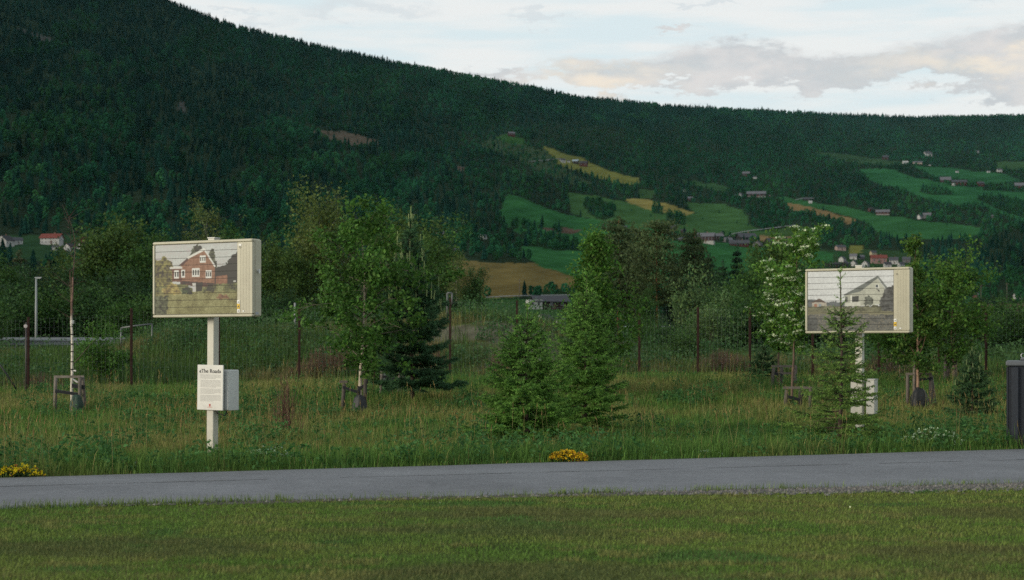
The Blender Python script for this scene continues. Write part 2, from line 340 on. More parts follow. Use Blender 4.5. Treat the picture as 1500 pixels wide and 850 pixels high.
def land(px, py):
    """colour of the land and density of the trees on it"""
    n = fbm(px / 60., py / 30., 41, 4)
    col = np.array([.016, .026, .016]) * (.7 + .6 * n[..., None]); den = np.ones(px.shape)
    wx = px + (fbm(px / 12., py / 8., 51, 3) - .5) * 7; wy = py + (fbm(px / 12., py / 8., 52, 3) - .5) * 4
    for c, poly, d in FIELDS:
        m = inpoly(wx, wy, poly)
        stripe = .86 + .3 * vnoise((px - 2.6 * py) / 40., (py + .12 * px) / 2.6, 77)
        col[m] = (np.array(c) * (.85 + .3 * n[..., None]) * stripe[..., None])[m]; den[m] = d
    for poly in CLUMPS:
        m = inpoly(wx, wy, poly); den[m] = 1.5; col[m] = np.array([.014, .03, .014])
    return col, den
def hillside():
    t = np.unique(np.concatenate([np.linspace(0, .85, 190), np.linspace(.85, 1, 40)]))
    px = np.broadcast_to(PXC[None, :], (len(t), len(PXC))).astype(float); Rr = ridge(PXC)
    py = 478 + (Rr[None, :] - 478) * t[:, None]
    P = on_hill(px, py); col, den = land(px, py)
    last = P[-1]; Yb = last[:, 1]
    b1 = np.stack([last[:, 0] * 1.12, Yb * 1.12, last[:, 2] - 40], -1); b2 = np.stack([last[:, 0] * 1.6, Yb * 1.6, last[:, 2] - 350], -1)
    P = np.concatenate([P, b1[None], b2[None]]); cb = np.full((2,) + col.shape[1:], .02); col = np.concatenate([col, cb])
    g = Geo(); h, w = P.shape[:2]; i = np.arange(h * w).reshape(h, w)
    g.add(P.reshape(-1, 3), np.stack([i[:-1, :-1], i[:-1, 1:], i[1:, 1:], i[1:, :-1]], -1).reshape(-1, 4), col.reshape(-1, 3), 0, True)
    tag(g.build('hillside', M_HILL), kind='structure')
hillside()

def strip(name, m, inner, outer, z0, edge=.03, kind='structure', col=(.2, .2, .2)):
    """a sheet between two lines of (x, Y), with a short rounded-off drop at both edges"""
    a = np.array(inner, float); b = np.array(outer, float); g = Geo()
    rows = [(a - (b - a) * .006, -edge), (a, 0), (lerp(a, b, .33), .012), (lerp(a, b, .66), .012), (b, 0), (b + (b - a) * .006, -edge)]
    V = np.concatenate([np.c_[r, np.full(len(r), z0 + dz) + (gz(r[:, 0], r[:, 1]) if z0 < .5 else 0)] for r, dz in rows]); n = len(a)
    i = np.arange(len(rows) * n).reshape(len(rows), n)
    g.add(V, np.stack([i[:-1, :-1], i[:-1, 1:], i[1:, 1:], i[1:, :-1]], -1).reshape(-1, 4), col, 0, True)
    return tag(g.build(name, m), kind=kind)
def asphalt(name, base):
    m = mat(name, col=base, rough=.85, spec=.25, noise=[(.45, .80, 1.14), (5, .90, 1.10), (38, .72, 1.28), (110, .6, 1.45)], bump=(160, .5, .006)); return m
xs = np.arange(-24, 30.1, .4); wob = (fbm(xs * 1.3, xs * 0, 61, 3) - .5) * .10; wob2 = (fbm(xs * 1.3, xs * 0 + 9, 62, 3) - .5) * .12
strip('path', asphalt('path_asphalt', (.160, .168, .182)), np.c_[xs, road_near(xs) + wob2], np.c_[xs, road_far(xs) + wob], .022)
mid = lerp(road_near(xs), road_far(xs), .60) + wob * .3
gs = Geo()
for k in range(len(xs) - 1):
    if rs(k).random() < .3: continue
    w0 = .008 + .018 * rs(k + 5).random()
    gs.quads([[(xs[k], mid[k] - w0, .0395), (xs[k + 1], mid[k + 1] - w0, .0395), (xs[k + 1], mid[k + 1] + w0, .0395), (xs[k], mid[k] + w0, .0395)]], (.105, .108, .112))
tag(gs.build('path_seam_line', M_PLAIN), kind='structure')
# gravel along the near edge, on the right
def gravel():
    r = rs(70); g = Geo(); n = 9000
    x = r.uniform(-4, 9, n); keep = r.random(n) < sstep(-.5, 3.5, x) * .93 + .07; x = x[keep]; n = len(x)
    Y = road_near(x) - np.abs(r.normal(.12, .22, n)) * (.35 + .9 * sstep(.5, 4, x)); s = r.uniform(.012, .034, n)
    c = np.stack([x, Y, gz(x, Y) + s * .35], -1)
    o = np.array([(1, 0, 0), (-1, 0, 0), (0, 1, 0), (0, -1, 0), (0, 0, .7), (0, 0, -.7)]) * 1.
    V = c[:, None] + (o[None] * s[:, None, None] * r.uniform(.6, 1.3, (n, 6, 1)))
    Fc = np.array([(0, 2, 4), (2, 1, 4), (1, 3, 4), (3, 0, 4)])[None] + (np.arange(n) * 6)[:, None, None]
    col = np.repeat(np.array([.13, .122, .11])[None] * r.uniform(.55, 1.4, (n, 1)), 6, 0)
    g.add(V.reshape(-1, 3), Fc.reshape(-1, 3), col)
    tag(g.build('gravel', M_PLAIN), 'grey gravel scattered along the near edge of the asphalt path', kind='stuff')
gravel()
xg = np.arange(-3, 12.1, .3); wd = .16 + .42 * sstep(0, 4, xg) + (fbm(xg * 1.7, xg * 0, 66, 3) - .5) * .25
strip('gravel_verge', mat('gravel_bed', col=(.09, .084, .072), rough=1, noise=[(3, .75, 1.2), (60, .55, 1.5)], bump=(70, .8, .02)), np.c_[xg, road_near(xg) - wd], np.c_[xg, road_near(xg) + .05], .006, .012)
# the motor road behind the fence on the left, and the far farm roads
xr = np.linspace(-46, -17, 24)
g = Geo(); g.quads([[(xr[i], 80.5, 1.375), (xr[i + 1], 80.5, 1.375), (xr[i + 1], 88.5, 1.375), (xr[i], 88.5, 1.375)] for i in range(23)], (.2, .2, .2))
tag(g.build('road', asphalt('road_asphalt', (.11, .115, .12))), kind='structure')
def far_road(pts, wpx):
    p = np.array(pts, float); g = Geo(); t = np.linspace(0, len(p) - 1, 40); px = np.interp(t, range(len(p)), p[:, 0]); py = np.interp(t, range(len(p)), p[:, 1])
    a = on_hill(px, py - wpx / 2) + [0, 0, 1.2]; b = on_hill(px, py + wpx / 2) + [0, 0, 1.2]
    i = np.arange(39); g.add(np.concatenate([b, a]), np.stack([i, i + 1, i + 41, i + 40], 1), (.055, .058, .055), 0, True)
    tag(g.build('farm_road', M_PLAIN), kind='structure')
far_road([(712, 440), (745, 438), (790, 437), (850, 436)], 1.1)
far_road([(1063, 352), (1072, 345), (1090, 341), (1130, 336), (1168, 331)], 1.0)
far_road([(775, 238), (800, 236), (822, 233)], .7)
far_road([(1165, 294), (1180, 291), (1192, 292)], .9)
# ------------------------------------------------------------------ the woods on the far slope (one mass)
def proto_spruce(seed, sides=7, tiers=4):
    r = rs(seed); V = []; T = []; n = 0
    for k in range(tiers):
        z0 = .06 + .9 * k / tiers; z1 = min(1, z0 + .9 / tiers * 1.75); R = .17 * (1 - k / tiers) ** .85 + .02
        a = np.arange(sides * 2) * math.pi / sides + r.random() * 6
        rr = R * np.where(np.arange(sides * 2) % 2, .62, 1.15) * r.uniform(.75, 1.2, sides * 2)
        V += [np.c_[np.cos(a) * rr, np.sin(a) * rr, np.full(sides * 2, z0) + r.uniform(-.03, .03, sides * 2)], [[r.normal(0, .01), r.normal(0, .01), z1]]]
        T += [(n + i, n + (i + 1) % (2 * sides), n + 2 * sides) for i in range(2 * sides)]; n += 2 * sides + 1
    return np.concatenate(V), np.array(T)
def proto_round(seed, k=15):
    """a loose heap of leaf clumps"""
    r = rs(seed); V = []; T = []; n = 0
    base = np.array([(1, 0, 0), (-1, 0, 0), (0, 1, 0), (0, -1, 0), (0, 0, 1), (0, 0, -1)]) * 1.
    fc = np.array([(0, 2, 4), (2, 1, 4), (1, 3, 4), (3, 0, 4), (2, 0, 5), (1, 2, 5), (3, 1, 5), (0, 3, 5)])
    for i in range(k):
        t = (i + .5) / k; z = .16 + .74 * t; R = .27 * math.sin(math.pi * (.12 + .83 * t)) ** .7; a = i * 2.4 + r.random()
        c = np.array([math.cos(a) * R * .75, math.sin(a) * R * .75, z]); q = r.normal(size=(3, 3)); q, _ = np.linalg.qr(q)
        V.append(c + (base * r.uniform(.7, 1.3, (6, 1))) @ q * np.array([.125, .125, .12]) * r.uniform(.75, 1.2)); T.append(fc + n); n += 6
    return np.concatenate(V), np.concatenate(T)
SPR = [proto_spruce(i) for i in range(5)]; RND = [proto_round(i + 20) for i in range(5)]
def forest():
    r = rs(5)
    # candidates spread over the visible slope
    n = 560000; px = r.uniform(-260, 1760, n); py = r.uniform(-170, 479, n)
    k = py > ridge(px) - .5; px = px[k]; py = py[k]
    # rows of trees right on the skyline
    m = 2600; pxs = r.uniform(-260, 1760, m); px = np.concatenate([px, pxs]); py = np.concatenate([py, ridge(pxs) + r.uniform(0, 2.0, m)])
    sky = np.concatenate([np.zeros(k.sum(), bool), np.ones(m, bool)])
    Y = hill_Y(px, py); c, den = land(px, py)
    den = np.where(den == 1, .45 + 1.1 * fbm(px / 45., py / 22., 99, 4), den)
    foot = (8.5 * F / Y) * (3.4 * F / Y); area = 2020 * 649
    want = np.minimum(3.0 / foot * den * area / n, 1)
    k = (r.random(len(px)) < want) | (sky & (r.random(len(px)) < .8)); px, py, Y, c, sky = px[k], py[k], Y[k], c[k], sky[k]; den = den[k]
    P = at(px, py, Y); n = len(px)
    f = fbm(px / 90. + py / 160., py / 40., 81, 4); lower = sstep(150, 330, py) * (1 - sstep(500, 900, px) * .35)
    diag = np.exp(-((py - (58 + (px - 240) * .20)) / 30.) ** 2) * (px > 260) * (px < 760)
    pd = np.clip(.10 + 2.5 * (f - .45) + .42 * lower + .45 * diag - .22 * (py < 170) * (px < 420), .03, .9)
    pd = np.clip(pd + .42 * sstep(600, 720, px) * sstep(165, 215, py), .03, .92); dark = inpoly(px, py, [(1290, 345), (1420, 350), (1600, 345), (1600, 415), (1480, 410), (1380, 395), (1290, 372)]); pd = np.where(dark, .08, pd)
    pd = np.where(inpoly(px, py, [(640, 285), (725, 318), (735, 345), (640, 330)]), .1, pd)
    pd = np.where(inpoly(px, py, [(1370, 400), (1600, 395), (1600, 442), (1370, 440)]), .95, pd)
    pd = np.where((den > 1.2), .8, pd)
    dec = r.random(n) < pd
    H = np.where(dec, r.uniform(4.8, 8.2, n), r.uniform(5, 11, n) * (1 + .25 * (r.random(n) < .06))) * (.85 + .3 * f) * np.where(Y > 3500, 1.15, 1); H = H * (.72 + .56 * fbm(px / 18., py / 12., 95, 3)); H = np.where(sky, H * r.uniform(.7, 1.15, n), H)
    H = np.where((den < .5), H * .62, H) * (1 - .22 * sstep(620, 740, px) * (py > 180))
    Wd = H * np.where(dec, r.uniform(.9, 1.35, n), r.uniform(.75, 1.25, n))
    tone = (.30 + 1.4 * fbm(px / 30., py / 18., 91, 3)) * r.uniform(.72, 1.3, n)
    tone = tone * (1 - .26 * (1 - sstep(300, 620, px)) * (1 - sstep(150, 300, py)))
    cs = np.array([.0100, .0285, .0200]); cd = np.array([.0165, .0540, .0250]); cy = np.array([.026, .060, .020])  # dark teal tree colours, with the far slope's shade put into them
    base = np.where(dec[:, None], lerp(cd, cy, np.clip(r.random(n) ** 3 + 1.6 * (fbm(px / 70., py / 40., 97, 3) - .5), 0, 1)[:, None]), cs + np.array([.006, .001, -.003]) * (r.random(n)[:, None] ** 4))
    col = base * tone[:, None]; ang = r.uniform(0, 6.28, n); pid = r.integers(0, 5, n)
    for name, label, sel in (('spruce_forest', 'dark spruce forest covering the mountain slope behind the valley', ~dec), ('birch_woods', 'lighter green broadleaf woods among the spruces on the mountain slope', dec)):
        g = Geo(); pr = RND if name == 'birch_woods' else SPR
        for q in range(5):
            w = np.where(sel & (pid == q))[0]
            V, T = pr[q]; ca, sa = np.cos(ang[w]), np.sin(ang[w])
            X = (V[None, :, 0] * ca[:, None] - V[None, :, 1] * sa[:, None]) * Wd[w, None] + P[w, 0, None]
            Yy = (V[None, :, 0] * sa[:, None] + V[None, :, 1] * ca[:, None]) * Wd[w, None] + P[w, 1, None]
            Z = V[None, :, 2] * H[w, None] * 1.04 + P[w, 2, None] - H[w, None] * .04
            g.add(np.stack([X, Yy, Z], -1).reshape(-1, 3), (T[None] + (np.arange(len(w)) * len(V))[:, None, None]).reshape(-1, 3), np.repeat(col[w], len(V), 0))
        tag(g.build(name, M_FOREST), label, kind='stuff')
    print('FOREST', n)
forest()
# ------------------------------------------------------------------ haze over the valley
def haze():
    g = Geo(); g.box((0, 5400, 447), (24000, 13000, 906))
    m = bpy.data.materials.new('valley_haze'); m.use_nodes = True; N = m.node_tree.nodes; N.clear()
    v = N.new('ShaderNodeVolumePrincipled'); v.inputs['Color'].default_value = (.42, .90, 1.0, 1); v.inputs['Density'].default_value = 9e-6; v.inputs['Anisotropy'].default_value = .2
    o = N.new('ShaderNodeOutputMaterial'); m.node_tree.links.new(v.outputs[0], o.inputs['Volume'])
    tag(g.build('haze', m), 'thin blue haze in the air over the valley', kind='stuff')
haze()

# ------------------------------------------------------------------ tree and plant builders
def leaf_quads(r, C, size, tilt=.8, asp=.62):
    n = len(C); nrm = r.normal(size=(n, 3)); nrm[:, 2] += tilt; nrm /= np.linalg.norm(nrm, axis=1, keepdims=True)
    a = np.cross(nrm, r.normal(size=(n, 3))); a /= np.linalg.norm(a, axis=1, keepdims=True); b = np.cross(nrm, a)
    s = (size * r.uniform(.6, 1.3, n))[:, None]
    return np.stack([C - a * s, C + b * s * asp + nrm * s * .15, C + a * s, C - b * s * asp + nrm * s * .15], 1)
def prof_oval(t): return math.sin(math.pi * min(max(.10 + .86 * t, 0), 1)) ** .7
def prof_cone(t): return (1 - t) ** .75 * .95 + .08
def prof_top(t): return .5 + .5 * math.sin(math.pi * min(1, .1 + .95 * t))
def broadleaf(seed, H, Wd, t0=.2, nb=26, leaves=4000, leaf=.03, col=(.05, .09, .022), var=.25, up=.9, droop=.35, prof=prof_oval, trunk_r=.04, bark=(.3, .29, .26), bark_marks=True,
              hang=1.0, clus=.09, stems=1, gap=0.0, tipcol=None):
    r = rs(seed); tg = Geo(); lg = Geo(); anchors = []; w = []
    for st in range(stems):
        lean = r.normal(0, .02 if stems == 1 else .10, 2); nt = 14; tz = np.linspace(0, 1, nt)
        bend = np.cumsum(r.normal(0, .009, (nt, 2)), 0) * H
        tp = np.c_[lean[0] * tz * H + bend[:, 0] * tz, lean[1] * tz * H + bend[:, 1] * tz, tz * H * (.96 if st == 0 else r.uniform(.7, .9))]
        bc = np.repeat(np.array(bark)[None], nt, 0) * np.where(tz > .62, .6, 1)[:, None]
        tr = trunk_r * (1 - tz * .9) * (1 if st == 0 else .75) + .003
        tg.tube(tp, tr, 7, bc)
        if bark_marks:
            for k in range(10):
                z = r.uniform(.03, .6); p = np.array([np.interp(z, tz, tp[:, i]) for i in range(3)]); rr = np.interp(z, tz, tr) * 1.03
                tg.frusta([p], [p + [0, 0, r.uniform(.01, .035)]], [rr], [rr], 7, (.05, .045, .04))
        for i in range(nb // stems):
            t = t0 + (1 - t0) * ((i + r.random() * .8) / (nb // stems)) * .97
            if gap and r.random() < gap: continue
            az = i * 2.39996 + r.normal(0, .35) + st; L = Wd / 2 * prof((t - t0) / (1 - t0)) * r.uniform(.65, 1.2)
            s0 = np.array([np.interp(t, tz, tp[:, k]) for k in range(3)]); e = up * r.uniform(.7, 1.2) * (1 if t < .8 else 1.3)
            s = np.linspace(0, 1, 5); dz = L * (math.tan(min(e, 1.2)) * s - droop * s ** 2 * 1.6)
            bp = s0 + np.c_[np.cos(az) * L * s, np.sin(az) * L * s, dz]; bp[1:] += r.normal(0, .03 * L, (4, 3))
            br = max(np.interp(t, tz, tr) * .42, .004) * (1 - .8 * s)
            tg.frusta(bp[:-1], bp[1:], br[:-1], br[1:], 4, np.array(bark) * .45)
            nk = max(3, int(7 * L / (Wd / 2) + 2))
            for k in range(nk):
                q = r.uniform(.28, 1.03); p = np.array([np.interp(q, s, bp[:, j]) for j in range(3)]); off = r.normal(size=3) * L * .22; off[2] = off[2] * .7 - abs(r.normal()) * L * .10 * (hang - 1)
                tip = p + off; tg.frusta([p], [tip], [max(.0022, br[2] * .4)], [.0015], 3, np.array(bark) * .4); anchors.append(tip); w.append(.6 + r.random())
    A = np.array(anchors); w = np.array(w) / sum(w); idx = r.choice(len(A), leaves, p=w); sg = clus * Wd
    C = A[idx] + r.normal(size=(leaves, 3)) * sg * np.array([1, 1, .8 * hang]) + np.array([0, 0, -.35 * sg * (hang - 1)])
    ct = r.uniform(1 - var, 1 + var, len(A)); cc = np.array(col)[None] * (ct[idx] * r.uniform(.72, 1.32, leaves))[:, None]
    yel = (r.random(leaves) ** 4)[:, None]; cc = lerp(cc, cc * np.array([1.5, 1.25, .8]), yel)
    if tipcol is not None: cc = np.where((r.random(leaves) < .25)[:, None], np.array(tipcol) * r.uniform(.7, 1.2, (leaves, 1)), cc)
    lg.quads(leaf_quads(r, C, leaf), cc)
    return tg, lg, A
def plant(name, label, cat, parts, loc, rz=0, group=None):
    t = thing(name, label, cat, loc, rz, group)
    for nm, g, m in parts: g.build(nm, m, t)
    return t
def spruce(seed, H, Wd, whorls, per=6, dens=1.0, leader=.2, col=(.105, .180, .042), tip=(.19, .275, .058), sparse=0.0, nl=.038, nw=.0145):
    r = rs(seed); tg = Geo(); ng = Geo(); tz = np.linspace(0, 1, 10); bend = np.cumsum(r.normal(0, .004, (10, 2)), 0) * H; R0 = .012 * H
    tp = np.c_[bend, tz * H]; tg.tube(tp, R0 * (1 - tz) ** .9 + .004, 7, (.075, .055, .042))
    seg = []  # needled shoots: p0, p1, tip flag
    zs = np.linspace(.09, 1 - leader, whorls) ** .92
    for k, z in enumerate(zs):
        inter = 3 if k < whorls - 1 else 0
        for b in range(per + inter):
            if r.random() < sparse: continue
            main = b < per; zz = z if main else min(z + r.uniform(.2, .8) * (1. / whorls), 1 - leader)
            L = Wd / 2 * (1 - zz / (1 - leader * .55)) ** .72 * r.uniform(.72, 1.15) * (1 if main else .62) + .04
            az = b * 6.283 / per + k * 1.1 + r.normal(0, .22); up = .55 * zz + .02 + r.normal(0, .09)
            s = np.linspace(0, 1, 6); base = np.array([np.interp(zz, tz, tp[:, 0]), np.interp(zz, tz, tp[:, 1]), zz * H])
            dz = L * (math.tan(up) * s - .30 * (1 - zz) * s + .24 * s ** 2.2); d = np.array([math.cos(az), math.sin(az)])
            bp = base + np.c_[d[0] * L * s, d[1] * L * s, dz]; bp[1:] += r.normal(0, .012, (5, 3))
            tg.frusta(bp[:-1], bp[1:], .006 * (1.2 - s[:-1]) * H / 2 + .001, .006 * (1.2 - s[1:]) * H / 2 + .001, 4, (.06, .045, .035))
            for i in range(5):
                if i >= 1: seg.append((bp[i], bp[i + 1], i == 4))
            ntw = max(2, int(L / .055 * dens))
            side = np.array([-d[1], d[0], 0])
            for i in range(ntw):
                q = (i + .6 * r.random()) / ntw * .8 + .17; p = np.array([np.interp(q, s, bp[:, j]) for j in range(3)]); sgn = 1 if i % 2 else -1
                l = L * .42 * (1.08 - q) + .045; l *= r.uniform(.7, 1.2); dr = side * sgn * .8 + np.array([d[0], d[1], 0]) * .62 + np.array([0, 0, r.normal(-.05, .16)])
                e = p + dr * l; seg.append((p, lerp(p, e, .6), False)); seg.append((lerp(p, e, .55), e, True))
                if l > .11:
                    for sg2 in (-1, 1):
                        m0 = lerp(p, e, r.uniform(.3, .6)); dd = dr + np.cross(dr, [0, 0, 1]) * .7 * sg2; seg.append((m0, m0 + dd * l * .42, True))
    zl = np.linspace(1 - leader * 1.05, 1.0, 6)
    for i in range(5): seg.append((np.array([np.interp(zl[i], tz, tp[:, 0]), np.interp(zl[i], tz, tp[:, 1]), zl[i] * H]), np.array([np.interp(zl[i + 1], tz, tp[:, 0]), np.interp(zl[i + 1], tz, tp[:, 1]), zl[i + 1] * H]), False))
    for i in range(18):  # buds and short shoots on the leader
        z = r.uniform(1 - leader * .9, .995) if i > 4 else .99; a = r.random() * 6.28 + i * 1.25; p = np.array([tp[-1, 0], tp[-1, 1], z * H]); l = r.uniform(.04, .11) * H / 2.5
        seg.append((p, p + [math.cos(a) * l, math.sin(a) * l, l * .75], True))
    spruce.tips = np.array([s[1] for s in seg if s[2]])
    P0 = np.array([s[0] for s in seg]); P1 = np.array([s[1] for s in seg]); tf = np.array([s[2] for s in seg]); Ls = np.linalg.norm(P1 - P0, axis=1)
    cnt = np.maximum(4, (Ls / .0062).astype(int)); idx = np.repeat(np.arange(len(seg)), cnt); n = len(idx); t = r.random(n)
    base = P0[idx] + (P1 - P0)[idx] * t[:, None]; d = (P1 - P0)[idx] / Ls[idx, None]; rad = r.normal(size=(n, 3)); rad -= d * np.sum(rad * d, 1)[:, None]; rad /= np.linalg.norm(rad, axis=1, keepdims=True)
    v = rad * .8 + d * .75; v /= np.linalg.norm(v, axis=1, keepdims=True); w = np.cross(v, r.normal(size=(n, 3))); w /= np.linalg.norm(w, axis=1, keepdims=True)
    ln = nl * r.uniform(.7, 1.25, n)[:, None]
    c = np.where(tf[idx][:, None], np.array(tip), np.array(col)) * (np.repeat(r.uniform(.7, 1.3, len(seg)), cnt) * r.uniform(.75, 1.25, n))[:, None]
    ng.tris(np.stack([base - w * nw / 2, base + w * nw / 2, base + v * ln], 1), c)
    return tg, ng
def young_pine(seed, H, Wd, whorls, per=7, candle=.22, col=(.034, .062, .036), ccol=(.24, .23, .10), nl=.075, dens=1.0):
    """a bushy pine: long needles all over, pale upright candles on the upper shoots"""
    tg, ng = spruce(seed, H, Wd, whorls, per, dens, .10, col, np.array(col) * 1.25, 0.0, nl, .017); r = rs(seed + 1); tp = spruce.tips
    w = np.where(tp[:, 2] > .5 * H, 1.0, .12) * (np.hypot(tp[:, 0], tp[:, 1]) > .1 * Wd); k = tp[r.choice(len(tp), min(int(70 * candle / .2), len(tp)), replace=False, p=w / w.sum())]
    l = candle * r.uniform(.4, 1.15, len(k)) * (.3 + k[:, 2] / H); e = k + np.stack([r.normal(0, .012, len(k)), r.normal(0, .012, len(k)), l], 1)
    ng.frusta(k - [0, 0, .02], e, .022, .012, 5, np.array(ccol) * r.uniform(.65, 1.2, (len(k), 1)))
    top = np.array([0, 0, H * .97]); ng.frusta([top], [top + [0, 0, candle * 1.5]], .018, .009, 5, ccol)
    for a in range(5): b = top + [math.cos(a * 1.3) * .05, math.sin(a * 1.3) * .05, -.05]; ng.frusta([b], [b + [math.cos(a * 1.3) * .02, math.sin(a * 1.3) * .02, candle * 1.1]], .014, .008, 5, ccol)
    return tg, ng
def old_conifer(seed, H, Wd, t0, layers, per=6, col=(.030, .042, .020), bark=(.17, .085, .05), leaf=.10, n_each=70, prof=prof_top, droop=0.0, flat=.35):
    """a tall pine or spruce seen from afar: limbs that carry flat pads of needles"""
    r = rs(seed); tg = Geo(); ng = Geo(); tz = np.linspace(0, 1, 12); tp = np.c_[np.cumsum(r.normal(0, .005, (12, 2)), 0) * H, tz * H * .985]
    bc = np.array(bark)[None] * np.where(tz < .3, .75, 1.1)[:, None]; tg.tube(tp, .012 * H * (1 - tz * .9), 7, bc)
    for k in range(layers):
        t = t0 + (1 - t0) * (k + .4) / layers; L0 = Wd / 2 * prof((t - t0) / (1 - t0))
        for b in range(per):
            if r.random() < .12: continue
            az = b * 6.283 / per + k * .9 + r.normal(0, .3); L = L0 * r.uniform(.55, 1.2); base = np.array([np.interp(t, tz, tp[:, j]) for j in range(3)]); e = base + [math.cos(az) * L, math.sin(az) * L, L * (r.uniform(.1, .45) - droop)]
            tg.frusta([base], [e], [.004 * H * (1.1 - t)], [.004], 4, np.array(bark) * .6)
            n = int(n_each * (.4 + L / Wd * 1.6)); q = r.uniform(.25, 1.08, n) ** .8; C = base + (e - base) * q[:, None] + r.normal(size=(n, 3)) * np.array([1, 1, flat]) * (L * .2 + .10)
            C[:, 2] -= droop * .3 * r.random(n)
            c = np.array(col) * (r.uniform(.65, 1.35) * r.uniform(.7, 1.35, n))[:, None]; ng.quads(leaf_quads(r, C, leaf, .6, .42), c)
    C = tp[-1] + r.normal(size=(40, 3)) * np.array([.12, .12, .25]); ng.quads(leaf_quads(r, C, leaf, .3, .4), np.array(col) * r.uniform(.7, 1.4, (40, 1)))
    return tg, ng
def shrub(seed, H, Wd, leaves=2200, leaf=.055, col=(.035, .065, .02), var=.3, clus=.11):
    return broadleaf(seed, H, Wd, .04, 22, leaves, leaf, col, var, 1.05, .3, prof_top, .02 * H, (.09, .07, .05), False, 1, clus, stems=4)[:2]
TC = (('trunk', M_BARK),)

# ------------------------------------------------------------------ trees and bushes on the meadow
def near_trees():
    # leafy staked birch, centre left
    t, c, A = broadleaf(11, 4.2, 2.9, .20, 34, 11000, .050, (.056, .112, .025), .35, .75, .32, prof_oval, .042, (.42, .36, .28), True, 1.0, .034, tipcol=(.105, .165, .038))
    plant('birch_tree', 'leafy young birch tied between two dark stakes, left of the candle topped pine', 'tree', [('trunk', t, M_BARK), ('crown', c, M_LEAF)], on_ground(527, 38.2))
    t, c = young_pine(3, 4.25, 2.4, 15, 7, .30, nl=.085, dens=.9, col=(.060, .102, .050), ccol=(.36, .33, .15))
    plant('pine_tree', 'bluish young pine with pale upright candles, half hidden behind the leafy birch', 'tree', [('trunk', t, M_BARK), ('crown', c, M_NEEDLE)], on_ground(602, 40.0))
    # spruces by the path
    t, c = spruce(21, 2.25, 2.1, 13, 8, 1.15, .15)
    plant('spruce_tree', 'low broad bright green spruce behind the middle yellow flower clump', 'tree', [('trunk', t, M_BARK), ('crown', c, M_NEEDLE)], on_ground(774, 26.9), .4)
    t, c = spruce(22, 2.85, 2.05, 15, 8, 1.15, .17, tip=(.18, .265, .056))
    plant('spruce_tree', 'tall dense spruce with a long leader standing before a slim birch', 'tree', [('trunk', t, M_BARK), ('crown', c, M_NEEDLE)], on_ground(856, 30.0), 1.1)
    t, c = spruce(23, 2.78, 1.75, 11, 7, 1.0, .28, sparse=.12, nl=.034, nw=.012, tip=(.20, .245, .06), col=(.10, .145, .042))
    plant('spruce_tree', 'thin sparse spruce growing in front of the white house picture sign', 'tree', [('trunk', t, M_BARK), ('crown', c, M_NEEDLE)], on_ground(1229, 26.9), .2)
    t, c, A = broadleaf(12, 4.0, 1.7, .12, 40, 9000, .043, (.078, .150, .030), .35, 1.05, .3, prof_cone, .032, (.35, .3, .24), True, 1.3, .06, tipcol=(.135, .180, .040))
    plant('birch_tree', 'slim pointed birch rising behind the tall dense spruce', 'tree', [('trunk', t, M_BARK), ('crown', c, M_LEAF)], on_ground(874, 40.5))
    # bare birch on the left
    r = rs(9); g = Geo(); x, Y, z = on_ground(106, 39.0); H = 4.75
    zz = np.linspace(0, .64, 16) * H; px = np.cumsum(r.normal(0, .006, 16)); bc = np.where((zz < 2.05)[:, None], np.array([.58, .53, .45]), np.array([.17, .105, .08])); g.tube(np.c_[px, px * .5, zz], .036 - .022 * zz / H, 7, bc)
    for zq in (.35, .55, .75, .92, 1.1, 1.33, 1.5, 1.72, 1.9): g.frusta([(np.interp(zq, zz, px), 0, zq)], [(np.interp(zq, zz, px), 0, zq + .028)], .035, .035, 7, (.06, .05, .045))
    top = np.array([px[-1], px[-1] * .5, zz[-1]]); fork = np.array([px[7], px[7] * .5, zz[7]])
    a = fork + np.c_[np.linspace(0, -.055, 6), np.zeros(6), np.linspace(0, 1.75, 6)]; g.tube(a, np.linspace(.014, .005, 6), 6, (.17, .11, .085))
    b = top + np.c_[np.array([0, .02, .05, .05, .0, -.10, -.24]), np.zeros(7), np.linspace(0, 1.66, 7)]; g.tube(b, np.linspace(.011, .002, 7), 6, (.12, .075, .065))
    for q in range(60):
        p = lerp(b[1], b[5], r.random()) if q < 40 else a[r.integers(2, 6)]; an = r.random() * 6.28; l = r.uniform(.15, .55); e = p + [math.cos(an) * l, math.sin(an) * l, l * r.uniform(.3, .9)]; m = (p + e) / 2 + r.normal(0, .02, 3)
        g.frusta([p, m], [m, e], [.0045, .0032], [.0032, .0018], 3, (.085, .05, .045))
    g.frusta([(.02, 0, 1.05)], [(.50, .05, 1.62)], .012, .005, 5, (.1, .075, .06)); g.frusta([(0, 0, .72)], [(.13, -.02, .64)], .022, .022, 5, (.6, .58, .54)); g.frusta([(0, 0, .92)], [(.09, -.02, .90)], .018, .018, 5, (.6, .58, .54)); g.frusta([(0, 0, 1.98)], [(.0, 0, 2.06)], .045, .045, 7, (.6, .58, .54))
    th = thing('birch_tree', 'bare dead birch with white lower trunk and forked brown top, at the left', 'tree', (x, Y, z)); g.build('trunk', M_BARK, th)
    t, c, A = broadleaf(15, 1.25, 1.5, .15, 20, 3200, .045, (.070, .130, .028), .3, .9, .3, prof_top, .02, (.12, .1, .07), False, 1, .07, stems=2)
    plant('sapling', 'low bright green sapling beside the bare birch, before the guard rail', 'tree', [('trunk', t, M_BARK), ('crown', c, M_LEAF)], on_ground(152, 50.5))
